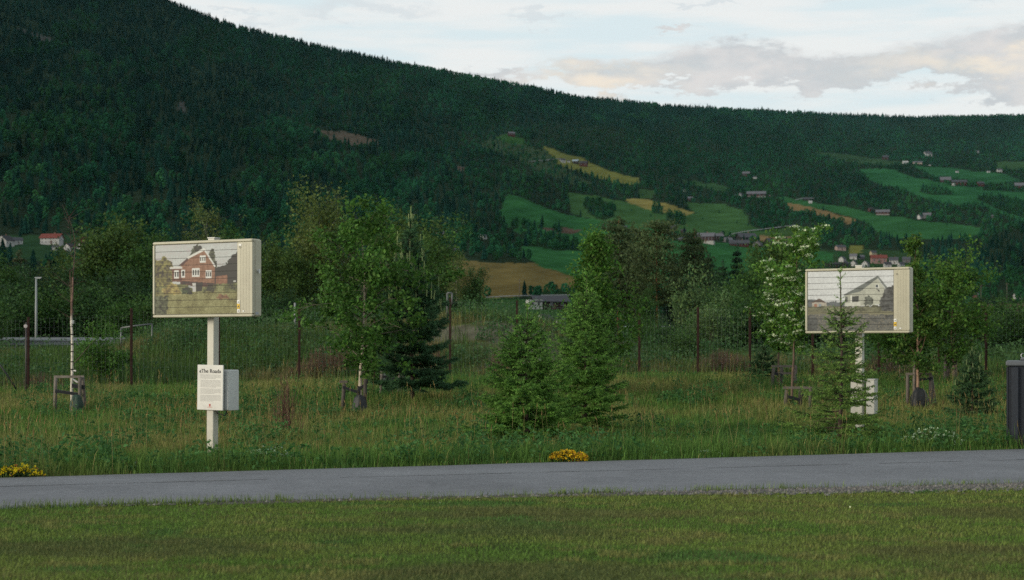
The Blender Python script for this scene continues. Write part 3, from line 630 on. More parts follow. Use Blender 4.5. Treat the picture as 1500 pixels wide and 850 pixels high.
    # flowering rowans at the right sign
    def rowan(seed, H, Wd, px, Y, label):
        t, c, A = broadleaf(seed, H, Wd, .34, 30, 4400, .045, (.088, .158, .036), .35, .95, .25, prof_oval, .03, (.13, .09, .065), False, 1.0, .062, tipcol=(.16, .215, .05))
        r = rs(seed + 1); f = Geo(); k = A[np.hypot(A[:, 0], A[:, 1]) > .12 * Wd]; k = k[r.choice(len(k), min(95, len(k)), replace=False)]
        C = np.repeat(k, 26, 0); C = C + r.normal(size=C.shape) * np.array([.045, .045, .012]) + [0, 0, .05]
        f.quads(leaf_quads(r, C, .027, 1.5, .9), np.array([.85, .72, .60]) * r.uniform(.7, 1.15, (len(C), 1)))
        plant('rowan_tree', label, 'tree', [('trunk', t, M_BARK), ('crown', c, M_LEAF), ('blossom', f, M_LEAF)], on_ground(px, Y))
    rowan(31, 3.65, 1.25, 1160, 38.6, 'young rowan with white blossom reaching highest, its trunk next to the right sign')
    rowan(33, 2.7, 1.3, 1140, 43.5, 'second white blossoming rowan, lower and left of the tallest one')
    t, c, A = broadleaf(16, 4.05, 1.15, .16, 30, 4800, .045, (.060, .105, .024), .35, 1.0, .3, prof_cone, .036, (.30, .19, .13), True, 1.2, .062, gap=.12, tipcol=(.12, .15, .035))
    plant('birch_tree', 'pointed staked birch with brown trunk directly right of the white house sign', 'tree', [('trunk', t, M_BARK), ('crown', c, M_LEAF)], on_ground(1344, 38.6))
    t, c, A = broadleaf(17, 2.85, 1.95, .17, 36, 8000, .046, (.062, .116, .024), .32, .9, .3, prof_oval, .035, (.2, .15, .1), True, 1.1, .06, tipcol=(.10, .145, .033))
    plant('birch_tree', 'rounded dense birch behind the small pine at the right', 'tree', [('trunk', t, M_BARK), ('crown', c, M_LEAF)], on_ground(1397, 45.3))
    t, c, A = broadleaf(18, 2.0, 1.9, .2, 30, 7000, .044, (.060, .112, .024), .3, .9, .3, prof_oval, .03, (.2, .15, .1), False, 1.1, .065)
    plant('birch_tree', 'low green birch under the right end of the white house sign', 'tree', [('trunk', t, M_BARK), ('crown', c, M_LEAF)], on_ground(1318, 46.0))
    t, c = young_pine(5, 1.4, 1.25, 8, 7, .11, col=(.052, .082, .036), ccol=(.18, .18, .08), nl=.055)
    plant('pine_shrub', 'small bushy pine on the grass left of the dark container', 'shrub', [('trunk', t, M_BARK), ('crown', c, M_NEEDLE)], on_ground(1424, 36.3))
    t, c = young_pine(6, .95, 1.2, 6, 7, .06, col=(.052, .084, .036), ccol=(.15, .16, .08), nl=.055)
    plant('pine_shrub', 'small round pine bush left of the staked rowans', 'shrub', [('trunk', t, M_BARK), ('crown', c, M_NEEDLE)], on_ground(1119, 46.0))
near_trees()

# ------------------------------------------------------------------ trees behind the fence
def belt():
    G = 'trees behind the wire fence'
    def bl(seed, H, Wd, **k):
        a = dict(t0=.12, nb=34, leaves=9000, leaf=.135, col=(.044, .082, .024), var=.35, up=.95, droop=.3, prof=prof_oval, trunk_r=.011 * H, bark=(.2, .18, .15), bark_marks=False, hang=1.2, clus=.075); a.update(k)
        t, c, A = broadleaf(seed, H, Wd, **a); return t, c
    P = {
     'green': [bl(101, 8, 5.5), bl(102, 8, 6.2, col=(0.048, 0.087, 0.025)), bl(103, 8, 5, col=(0.040, 0.074, 0.028))],
     'olive': [bl(104, 8, 5.4, col=(0.066, 0.092, 0.028), hang=1.5), bl(105, 8, 4.6, col=(0.062, 0.092, 0.028), hang=1.6)],
     'dark': [bl(106, 7, 5.5, col=(0.029, 0.058, 0.026)), bl(107, 7, 6, col=(0.032, 0.061, 0.029))],
     'rusty': [old_conifer(108, 8, 4.2, .12, 12, 6, (.058, .052, .025), (.10, .07, .05), .14, 70, prof_cone, .15)],
     'pine': [old_conifer(109, 10, 4.4, .36, 12, 7, (.084, .092, .038), (.30, .12, .06), .14, 95, prof_top), old_conifer(110, 10, 3.8, .30, 12, 7, (.076, .086, .037), (.28, .11, .06), .14, 95, prof_top), old_conifer(115, 10, 3.4, .22, 13, 7, (.08, .088, .036), (.2, .1, .06), .14, 90, prof_oval)],
     'spruce': [old_conifer(111, 9, 3.6, .08, 16, 7, (.022, .042, .024), (.08, .06, .05), .135, 75, prof_cone, .35)],
     'weep': [bl(112, 9.5, 5.2, col=(0.105, 0.118, 0.040), hang=2.4, leaves=11000, bark=(.62, .60, .55), t0=.2, up=1.1, droop=.55, leaf=.11, trunk_r=.085)],
     'slender': [bl(113, 9, 3.9, col=(0.095, 0.105, 0.040), hang=1.5, leaves=4200, bark=(.50, .48, .44), t0=.25, gap=.2, trunk_r=.07, leaf=.09, clus=.06)],
     'bush': [shrub(120, 2.4, 3.0, 4200, .085, (.046, .088, .026)), shrub(121, 2.2, 2.8, 4200, .085, (.052, .090, .028)), shrub(122, 2.0, 3.2, 4200, .085, (.036, .070, .026))],
     'pale': [shrub(123, 3.2, 2.8, 3600, .085, (.095, .130, .060))],
    }
    H0 = {'green': 8, 'olive': 8, 'dark': 7, 'rusty': 8, 'pine': 10, 'spruce': 9, 'weep': 9.5, 'slender': 9, 'bush': 2.2, 'pale': 3.2}
    first = {}
    def put(kind, px, top, Y, label, wide=1.0, v=0, cat='tree', name=None, group=G):
        x, y, z = on_ground(px, Y); ztop = EYE + (HOR - top) / F * Y; s = (ztop - z) / H0[kind] / (1.0 if kind in ('pine', 'spruce', 'rusty') else 1.06)
        v %= len(P[kind]); key = (kind, v); nm = name or {'pine': 'pine_tree', 'spruce': 'spruce_tree', 'weep': 'birch_tree', 'slender': 'birch_tree', 'rusty': 'spruce_tree', 'bush': 'shrub', 'pale': 'shrub'}.get(kind, 'broadleaf_tree')
        if key not in first:
            o = thing(nm, label, cat, (0, 0, 0), 0, group); t, c = P[kind][v]; t.build('trunk', M_BARK, o); c.build('crown', M_NEEDLE if kind in ('pine', 'spruce', 'rusty') else M_LEAF, o); first[key] = o
        else: o = copy_tree(first[key])
        o.location = (x, y, z - .05); o.scale = (s * wide, s * wide, s); o.rotation_euler = (0, 0, px * 1.7 + v); o['label'] = label; o['category'] = cat; o['group'] = group
        return o
    r = rs(400)
    # left
    A_ = 'green broadleaf tree in the dense belt left of the brick house sign'
    D_ = 'dark green broadleaf tree low in the belt left of the brick house sign'
    for i, (k, px, top, Y, lab, w) in enumerate([
        ('dark', -30, 395, 118, D_, 1.2), ('rusty', 26, 372, 122, 'reddish tipped spruce at the far left behind the lamp post', .9), ('rusty', 66, 384, 128, 'reddish tipped spruce right of the lamp post', .9),
        ('green', 2, 402, 112, A_, 1.1), ('dark', 45, 420, 104, D_, 1.3), ('dark', 92, 424, 105, D_, 1.2), ('olive', 96, 386, 125, 'olive tree directly behind the top of the bare birch', .8),
        ('olive', 148, 352, 122, 'tall olive tree beside the white village houses', 1.0), ('olive', 184, 346, 124, 'tallest olive tree between the bare birch and the brick house sign', 1.0), ('green', 222, 372, 118, A_, 1.1), ('dark', 135, 430, 100, D_, 1.3), ('dark', 190, 425, 101, D_, 1.3), ('dark', 248, 415, 103, D_, 1.3),
        ('slender', 312, 302, 128, 'olive birch with a pale stem rising straight above the brick house sign', 1.0), ('olive', 280, 372, 126, 'olive tree half covered by the brick house sign', .9), ('green', 352, 365, 122, 'green tree behind the right end of the brick house sign', 1.0),
        ('olive', 396, 372, 118, 'olive tree just right of the brick house sign', .95), ('olive', 428, 382, 116, 'olive tree between the brick house sign and the weeping birch', .8), ('dark', 300, 435, 98, D_ .replace('left of', 'under'), 1.3), ('dark', 360, 440, 96, D_.replace('left of', 'under'), 1.3), ('dark', 420, 440, 97, 'dark green low tree at the foot of the weeping birch', 1.2),
        ('weep', 474, 300, 120, 'tall weeping birch with a white trunk behind the leafy staked birch', 1.0), ('rusty', 519, 322, 130, 'narrow rusty spruce whose tip shows right of the weeping birch', .5), ('olive', 560, 352, 122, 'olive tree behind the leafy staked birch', 1.0),
        ('olive', 602, 338, 118, 'big olive willow like tree behind the candle topped pine', 1.15), ('green', 634, 372, 112, 'green tree right of the candle topped pine', 1.0), ('dark', 540, 430, 98, 'dark low tree hidden behind the leafy staked birch', 1.3), ('dark', 605, 420, 98, 'dark low tree behind the pale candles of the young pine', 1.3),
        ('slender', 668, 374, 108, 'thin pale stemmed birch in front of the ochre field', .8), ('green', 696, 408, 108, 'green tree at the left edge of the ochre field', .75), ('dark', 662, 440, 92, 'dark low tree under the thin pale stemmed birch', 1.0),
        # right of the field
        ('pine', 905, 318, 132, 'tall pine with olive crown, first of the pine row behind the slim birch', .95), ('pine', 930, 330, 138, 'pine between the slim birch and the red stemmed pine', .9), ('pine', 963, 324, 128, 'broad pine with a clear red trunk', .95), ('pine', 1016, 336, 130, 'narrow olive topped pine right of the red stemmed one', .8),
        ('spruce', 990, 378, 134, 'dark spruce between two pines', .9), ('spruce', 1042, 372, 134, 'dark spruce right of the narrow olive topped pine', .9), ('spruce', 1078, 362, 130, 'dark slim spruce with pointed tip left of the rowans', .7), ('spruce', 1060, 385, 126, 'lower dark spruce beside the slim pointed one', .9), ('green', 946, 440, 118, 'green tree at the feet of the pines', .7), ('dark', 1056, 425, 108, 'dark green tree under the dark spruces', 1.0),
        ('olive', 1146, 366, 122, 'yellow green tree behind the flowering rowans', 1.1), ('green', 1100, 405, 104, 'soft green birch left of the flowering rowans', .9), ('dark', 1176, 420, 104, 'dark tree behind the left end of the white house sign', 1.2), ('green', 1230, 415, 108, 'green tree behind the white house sign', 1.3), ('dark', 1285, 430, 104, 'dark tree behind the right half of the white house sign', 1.2),
        ('dark', 1352, 440, 96, 'dark tree low behind the pointed staked birch', 1.1), ('green', 1420, 452, 96, 'green tree behind the rounded dense birch', 1.0), ('dark', 1462, 452, 92, 'dark tree above the small pine at the right', 1.1), ('dark', 1500, 462, 92, 'dark tree above the dark container', 1.2), ('green', 1550, 445, 95, 'green tree at the right margin', 1.2), ('dark', 1120, 450, 98, 'dark low tree behind the left rowan', 1.1)]):
        put(k, px, top, Y, lab, w, i)
    put('pale', 1006, 430, 84, 'pale silvery shrub in front of the pines', .72, cat='shrub', group='shrubs behind the wire fence'); put('pale', 1040, 455, 70, 'low pale silvery shrub by a fence post', 1.0, cat='shrub', group='shrubs behind the wire fence')
    lab = {'l': 'green shrub in the thicket behind the fence left of the middle', 'r': 'green shrub in the thicket behind the fence right of the tall spruce'}
    spots = [(-60, 450, 78), (-20, 470, 76), (20, 462, 96), (60, 466, 97), (100, 455, 98), (140, 458, 97), (185, 462, 92), (230, 455, 84), (262, 470, 78), (300, 462, 80), (340, 468, 77), (380, 455, 82), (410, 470, 74), (445, 462, 80), (480, 460, 80), (515, 458, 80), (560, 462, 80), (610, 455, 82), (640, 462, 80),
             (335, 505, 62), (405, 498, 60), (452, 510, 57)]
    for i, (px, top, Y) in enumerate(spots): put('bush', px, top, Y, lab['l'], 1.15, i, 'shrub', group='shrubs behind the wire fence')
    spots = [(885, 480, 76), (905, 492, 66), (930, 485, 74), (955, 488, 78), (980, 490, 66), (1030, 480, 78), (1060, 460, 84), (1090, 470, 78), (1120, 462, 80), (1150, 470, 78), (1190, 465, 80), (1230, 470, 80), (1275, 475, 76), (1310, 478, 74), (1345, 480, 72), (1385, 478, 72), (1430, 484, 68), (1470, 476, 70), (1510, 480, 70), (1555, 476, 70), (945, 505, 60), (1005, 500, 58), (915, 515, 55), (1455, 520, 58), (1500, 515, 60)]
    for i, (px, top, Y) in enumerate(spots): put('bush', px, top, Y, lab['r'], 1.15, i + 1, 'shrub', group='shrubs behind the wire fence')
belt()
# ------------------------------------------------------------------ grass and weeds
def blades(g, r, x, Y, h, w, col, lean=.35, base_dark=1.0):
    n = len(x); z = gz(x, Y) - .01; a = r.uniform(0, 6.283, n); ln = np.abs(r.normal(0, lean, n)) + .05
    d = np.stack([np.cos(a), np.sin(a), 0 * a], 1); p = np.stack([x, Y, z], 1); s = np.stack([-np.sin(a + r.normal(0, .6, n)), np.cos(a), 0 * a], 1) * (w / 2)[:, None]
    m = p + d * (h * ln * .35)[:, None] + np.array([0, 0, 1]) * (h * .6)[:, None]; t = p + d * (h * ln)[:, None] + np.array([0, 0, 1]) * (h * (1 - .35 * ln * ln))[:, None]
    V = np.stack([p - s, p + s, m + s * .75, m - s * .75, t], 1).reshape(-1, 3); k = np.arange(n) * 5
    c = np.repeat(col, 5, 0); g.add(V, np.stack([k, k + 1, k + 2, k + 3], 1), c); g.F.append((np.stack([k + 3, k + 2, k + 4], 1) + (g.n - len(V)), 0, False))
def wedge(r, n, y0, y1, over=1.12, pw=1.0):
    """random points on the ground inside the view wedge between two depths, thinning with distance"""
    u = r.random(n); Y = y0 + (y1 - y0) * u ** pw; x = r.uniform(-.30 * over, .30 * over, n) * (Y + 2); return x, Y
def lawn():
    r = rs(201); g = Geo(); n = 400000
    x, Y = wedge(r, n, 9.6, 21, 1.6); edge = road_near(x) + (fbm(x * 1.5, x * 0, 203, 3) - .5) * .25; gv = np.where((x > -3) , .10 + .45 * sstep(0, 4, x), 0.0) * (.6 + .8 * fbm(x * 2, Y * 2, 207, 2))
    k = (Y < edge - .0 - gv * .9) ; x, Y = x[k], Y[k]; n = len(x)
    f = fbm(x * .9, Y * 1.7, 211, 4); f2 = fbm(x * 2.6, Y * 4.5, 215, 3); f3 = fbm(x * .33, Y * .7, 218, 3)
    base = lerp(np.array([0.090, 0.159, 0.037]), np.array([0.132, 0.176, 0.050]), sstep(.42, .62, f)[:, None]); base = lerp(base, np.array([0.170, 0.160, 0.071]), (sstep(.54, .68, f2) * .75)[:, None])
    base = lerp(base, np.array([0.097, 0.105, 0.050]), (sstep(.55, .68, f3) * .8)[:, None]); base = lerp(base, np.array([0.061, 0.132, 0.040]), (sstep(.62, .72, fbm(x * .7, Y * 1.2, 231, 3)) * .9)[:, None])
    col = base * r.uniform(.65, 1.35, (n, 1)); h = r.uniform(.020, .052, n) * (.75 + .6 * f2); blades(g, r, x, Y, h, r.uniform(.004, .008, n), col, .8)
    # taller tufts at the path edge
    m = 9000; x = r.uniform(-9, 10, m); Y = road_near(x) - np.abs(r.normal(0, .06, m)) - np.where(x > 1, .0, 0); k = r.random(m) < (.25 + .9 * sstep(.45, .6, fbm(x * 1.3, x * 0 + 4, 240, 3))) * (1 - .65 * sstep(.5, 3, x)); x, Y = x[k], Y[k]; n = len(x)
    blades(g, r, x, Y, r.uniform(.04, .13, n), np.full(n, .006), np.array([0.121, 0.168, 0.050]) * r.uniform(.6, 1.4, (n, 1)), .6)
    # tiny pale dots of clover
    m = 5; x, Y = wedge(r, m, 10, 18); C = np.stack([x, Y, gz(x, Y) + .06], 1)[Y < road_near(x) - .4]; g.quads(leaf_quads(r, C, .010, 1, .9), np.array([0.727, 0.775, 0.639]) * r.uniform(.6, 1.1, (len(C), 1)))
    tag(g.build('lawn_grass', M_LAWN), 'short mown patchy lawn grass on the near side of the asphalt path', kind='stuff')
lawn()
def meadow():
    r = rs(301); g = Geo(); n = 430000
    x, Y = wedge(r, n, 19, 50, 1.5, .92); k = Y > road_far(x) + .02 + (fbm(x * 2, x * 0, 311, 3) - .5) * .22; x, Y = x[k], Y[k]; n = len(x); px = 750 + F * x / Y
    f = fbm(x * .45, Y * .30, 313, 4); f2 = fbm(x * 1.4, Y * .9, 317, 3); near = 1 - sstep(.5, 4, Y - road_far(x))
    tan = np.array([0.226, 0.212, 0.088]); olive = np.array([0.145, 0.176, 0.054]); green = np.array([0.084, 0.165, 0.037]); lush = np.array([0.059, 0.132, 0.037])
    base = lerp(olive, green, sstep(.46, .58, f)[:, None]); base = lerp(base, lush, (sstep(.55, .66, f2) * .8)[:, None]); base = lerp(base, lerp(green, lush, .4), (near * .42)[:, None])
    dry = (r.random(n) < (.06 + .28 * sstep(.50, .36, f) + .12 * sstep(.5, .65, fbm(x * .8, Y * .5, 331, 3))) * (1 - .7 * near)) ; base = np.where(dry[:, None], tan, base)
    col = base * r.uniform(.65, 1.35, (n, 1)); h = r.uniform(.08, .23, n) * (.65 + .7 * f2) * (1 + .25 * near) * np.where(Y < road_far(x) + .25, .45, 1); h = np.where(r.random(n) < .05, h * 1.7, h); h = h * np.where((np.abs(x + 4.42) < .5) & (np.abs(Y - 24.6) < .9), .35, 1)
    blades(g, r, x, Y, h, r.uniform(.006, .013, n) * (.75 + Y / 80), col, .38)
    # behind the fence
    n = 160000; x, Y = wedge(r, n, 49, 78, 1.5); px = 750 + F * x / Y; rd = (px < 180) & (Y > 74); bank = (px > 575) & (px < 830) & (Y < 67) & (fbm(x * .45, Y * .45, 31, 4) > .45)
    k = ~rd & (~bank | (r.random(n) < .10)); x, Y, px = x[k], Y[k], px[k]; n = len(x); f = fbm(x * .3, Y * .22, 353, 4)
    base = lerp(np.array([0.162, 0.160, 0.067]), np.array([0.074, 0.138, 0.037]), sstep(.4, .52, f)[:, None]); base = lerp(base, np.array([0.048, 0.101, 0.034]), (sstep(.54, .64, fbm(x * .7, Y * .5, 357, 3)) * .8)[:, None])
    col = base * r.uniform(.5, 1.1, (n, 1)); blades(g, r, x, Y, r.uniform(.2, .6, n) * (.6 + .8 * f), r.uniform(.014, .028, n), col, .38)
    tag(g.build('meadow_grass', M_GRASS), 'long uncut meadow grass between the path and the trees', kind='stuff')
    # seed heads on thin stalks
    g = Geo(); n = 2400; x, Y = wedge(r, n, 20, 47, 1.4); k = (Y > road_far(x) + .2) & (r.random(n) < .25 + .8 * sstep(.55, .4, fbm(x * .45, Y * .3, 313, 4))); x, Y = x[k], Y[k]; n = len(x); h = r.uniform(.35, .68, n)
    p = np.stack([x, Y, gz(x, Y)], 1); t = p + np.stack([r.normal(0, .07, n), r.normal(0, .07, n), h], 1); c = np.array([0.275, 0.244, 0.118]) * r.uniform(.6, 1.3, (n, 1)); g.frusta(p, t, .0028, .002, 3, c); g.frusta(t, t + np.stack([r.normal(0, .02, n), r.normal(0, .02, n), r.uniform(.05, .11, n)], 1), .009, .002, 3, c * np.array([1.05, .85, .8]))
    tag(g.build('seeding_grass', M_GRASS), 'tall tan grass stalks with seed heads scattered through the meadow', kind='stuff')
    # broad leaved weeds in patches
    g = Geo(); n = 7600; x, Y = wedge(r, n, 19.5, 47, 1.5, .85); near = 1 - sstep(.3, 3.6, Y - road_far(x)); k = (Y > road_far(x) + .16) & (r.random(n) < np.clip(.10 + .75 * near * sstep(.40, .55, fbm(x * .6, Y * .6, 371, 3)) + .9 * sstep(.60, .68, fbm(x * .5, Y * .35, 377, 3)), 0, 1)); k = k & ~((np.abs(x + 4.42) < .55) & (np.abs(Y - 24.5) < 1)); x, Y = x[k], Y[k]; n = len(x)
    Hh = r.uniform(.16, .42, n); per = 24; C = np.repeat(np.stack([x, Y, gz(x, Y)], 1), per, 0); hh = np.repeat(Hh, per); q = r.random(n * per); an = r.random(n * per) * 6.28; rad = hh * .55 * np.sqrt(r.random(n * per)) * (1.1 - .6 * q)
    C = C + np.stack([np.cos(an) * rad, np.sin(an) * rad, hh * (.12 + .9 * q)], 1); c = np.repeat(lerp(np.array([0.042, 0.101, 0.034]), np.array([0.081, 0.148, 0.048]), r.random((n, 1))), per, 0) * r.uniform(.7, 1.35, (n * per, 1))
    g.quads(leaf_quads(r, C, .038, 1.1, .5), c)
    tag(g.build('broad_leaved_weeds', M_LEAF), 'patches of dark broad leaved weeds along the far edge of the path', kind='stuff')
    # brush on the bank behind the fence
    g = Geo(); n = 2200; x, Y = wedge(r, n, 50, 72, 1.5); px = 750 + F * x / Y; k = (fbm(x * .35, Y * .35, 391, 3) > .44) & ~((px < 180) & (Y > 70)); x, Y = x[k], Y[k]; n = len(x); Hh = r.uniform(.3, 1.0, n); per = 46
    C = np.repeat(np.stack([x, Y, gz(x, Y)], 1), per, 0); hh = np.repeat(Hh, per); q = r.random(n * per); an = r.random(n * per) * 6.28; rad = hh * .75 * np.sqrt(r.random(n * per)) * (1.1 - .6 * q)
    C = C + np.stack([np.cos(an) * rad, np.sin(an) * rad, hh * (.05 + .95 * q)], 1); c = np.repeat(lerp(np.array([0.042, 0.091, 0.034]), np.array([0.081, 0.115, 0.050]), r.random((n, 1))), per, 0) * r.uniform(.65, 1.35, (n * per, 1)); g.quads(leaf_quads(r, C, .055, .8, .55), c)
    tag(g.build('bank_undergrowth', M_LEAF), 'low scrubby undergrowth on the bank behind the wire fence', kind='stuff')
meadow()
def stalks(px, Y, w, h, n, label, seed, col=(.125, .075, .05)):
    r = rs(seed); x0, y0, z0 = on_ground(px, Y); g = Geo(); x = r.normal(0, w / 2.4, n); y = r.normal(0, w / 3.5, n); z = gz(x + x0, y + y0) - z0; H = h * r.uniform(.5, 1.1, n) * np.exp(-(x / w) ** 2)
    p = np.stack([x, y, z], 1); t = p + np.stack([r.normal(0, .09, n) * h, r.normal(0, .09, n) * h, H], 1); c = np.array(col) * r.uniform(.55, 1.45, (n, 1)); g.frusta(p, t, .0065, .003, 3, c)
    for k in range(3):
        q = r.uniform(.4, .95, n)[:, None]; b = lerp(p, t, q); g.frusta(b, b + np.stack([r.normal(0, .07, n), r.normal(0, .07, n), r.uniform(.05, .16, n)], 1) * h, .004, .002, 3, c)
    o = g.build('withered_shrub', M_BARK); o.location = (x0, y0, z0); tag(o, label, 'plant', 'clumps of dry stalks')
stalks(419, 30.5, .34, 1.05, 46, 'upright clump of reddish dry stalks right of the information plate', 1, (.15, .088, .062))
stalks(482, 50.5, 1.3, .95, 260, 'brown dry stalks at the fence left of the leafy staked birch', 2)
stalks(632, 50.5, .7, 1.0, 150, 'reddish dry stalks right of the candle topped pine', 3, (.17, .10, .065))
stalks(1062, 50.0, 1.1, .75, 260, 'wide brown dry brush at the fence left of the rowans', 4, (.12, .075, .055))
stalks(735, 50.5, .7, .8, 120, 'dry stalks behind the low broad spruce', 5, (.14, .095, .06))
stalks(1300, 50.0, .9, .8, 170, 'brown dry stalks under the low green birch', 6, (.10, .07, .05))
stalks(1212, 29.5, .5, .42, 70, 'short dry stalks at the foot of the thin sparse spruce', 7, (.13, .095, .06))
stalks(60, 47.5, .9, .55, 120, 'dry stalks at the fence left of the bare birch', 8, (.11, .08, .055))

# ------------------------------------------------------------------ flower clumps
def flowers(px, Y, w, h, nf, label, seed, col, name, cat, size=.014, green=(.05, .075, .025), red=False):
    r = rs(seed); x0, y0, z0 = on_ground(px, Y); t = thing(name, label, cat, (x0, y0, z0)); a = r.uniform(0, 6.28, nf); q = np.sqrt(r.random(nf)); C = np.stack([np.cos(a) * q * w / 2, np.sin(a) * q * w / 3, h * np.sqrt(np.clip(1 - q * q * .92, 0, 1)) * r.uniform(.5, 1.02, nf)], 1)
    l = Geo(); n = nf * 4; i = r.integers(0, nf, n); L = C[i] * r.uniform(.3, .97, (n, 1)) + r.normal(0, .012, (n, 3)); l.quads(leaf_quads(r, L, .02, .6, .45), np.array(green) * r.uniform(.6, 1.3, (n, 1)))
    b = C * np.array([.35, .35, 0]); l.frusta(b, C, .0022, .0018, 3, np.array(green) * .9); l.build('foliage', M_LEAF, t)
    f = Geo(); k = np.repeat(C, 5, 0) + r.normal(0, size * .8, (nf * 5, 3)); c = np.array(col) * r.uniform(.75, 1.2, (len(k), 1))
    if red: c = np.where((r.random(len(k)) < .12)[:, None], np.array([.45, .13, .04]), c)
    f.quads(leaf_quads(r, k, size, 1.2, .85), c); f.build('blossom', M_LEAF, t)
flowers(833, 23.05, .56, .17, 230, 'domed clump of yellow flowers by the path under the low broad spruce', 51, (.90, .46, .02), 'yellow_flowers', 'flowers', red=True)
flowers(24, 20.22, .66, .15, 120, 'yellow flower clump at the path edge in the left corner', 52, (.90, .55, .02), 'yellow_flowers', 'flowers', red=True)
flowers(1366, 26.4, 1.0, .34, 130, 'white wildflowers at the path edge left of the dark container', 53, (.62, .60, .48), 'white_flowers', 'flowers', .011)
flowers(1290, 26.6, .45, .10, 12, 'few tiny white wildflowers under the small white cable box', 57, (.6, .58, .48), 'white_flowers', 'flowers', .010)
flowers(392, 22.7, .9, .26, 60, 'white wildflowers at the path edge right of the brick house sign', 54, (.55, .55, .50), 'white_flowers', 'flowers', .009)
flowers(1035, 24.5, .5, .10, 26, 'small white wildflowers at the path edge right of the yellow clump', 55, (.6, .6, .52), 'white_flowers', 'flowers', .009)
flowers(205, 21.6, .5, .10, 26, 'greyish white wildflowers at the path edge left of the brick house sign', 56, (.42, .43, .42), 'white_flowers', 'flowers', .010)
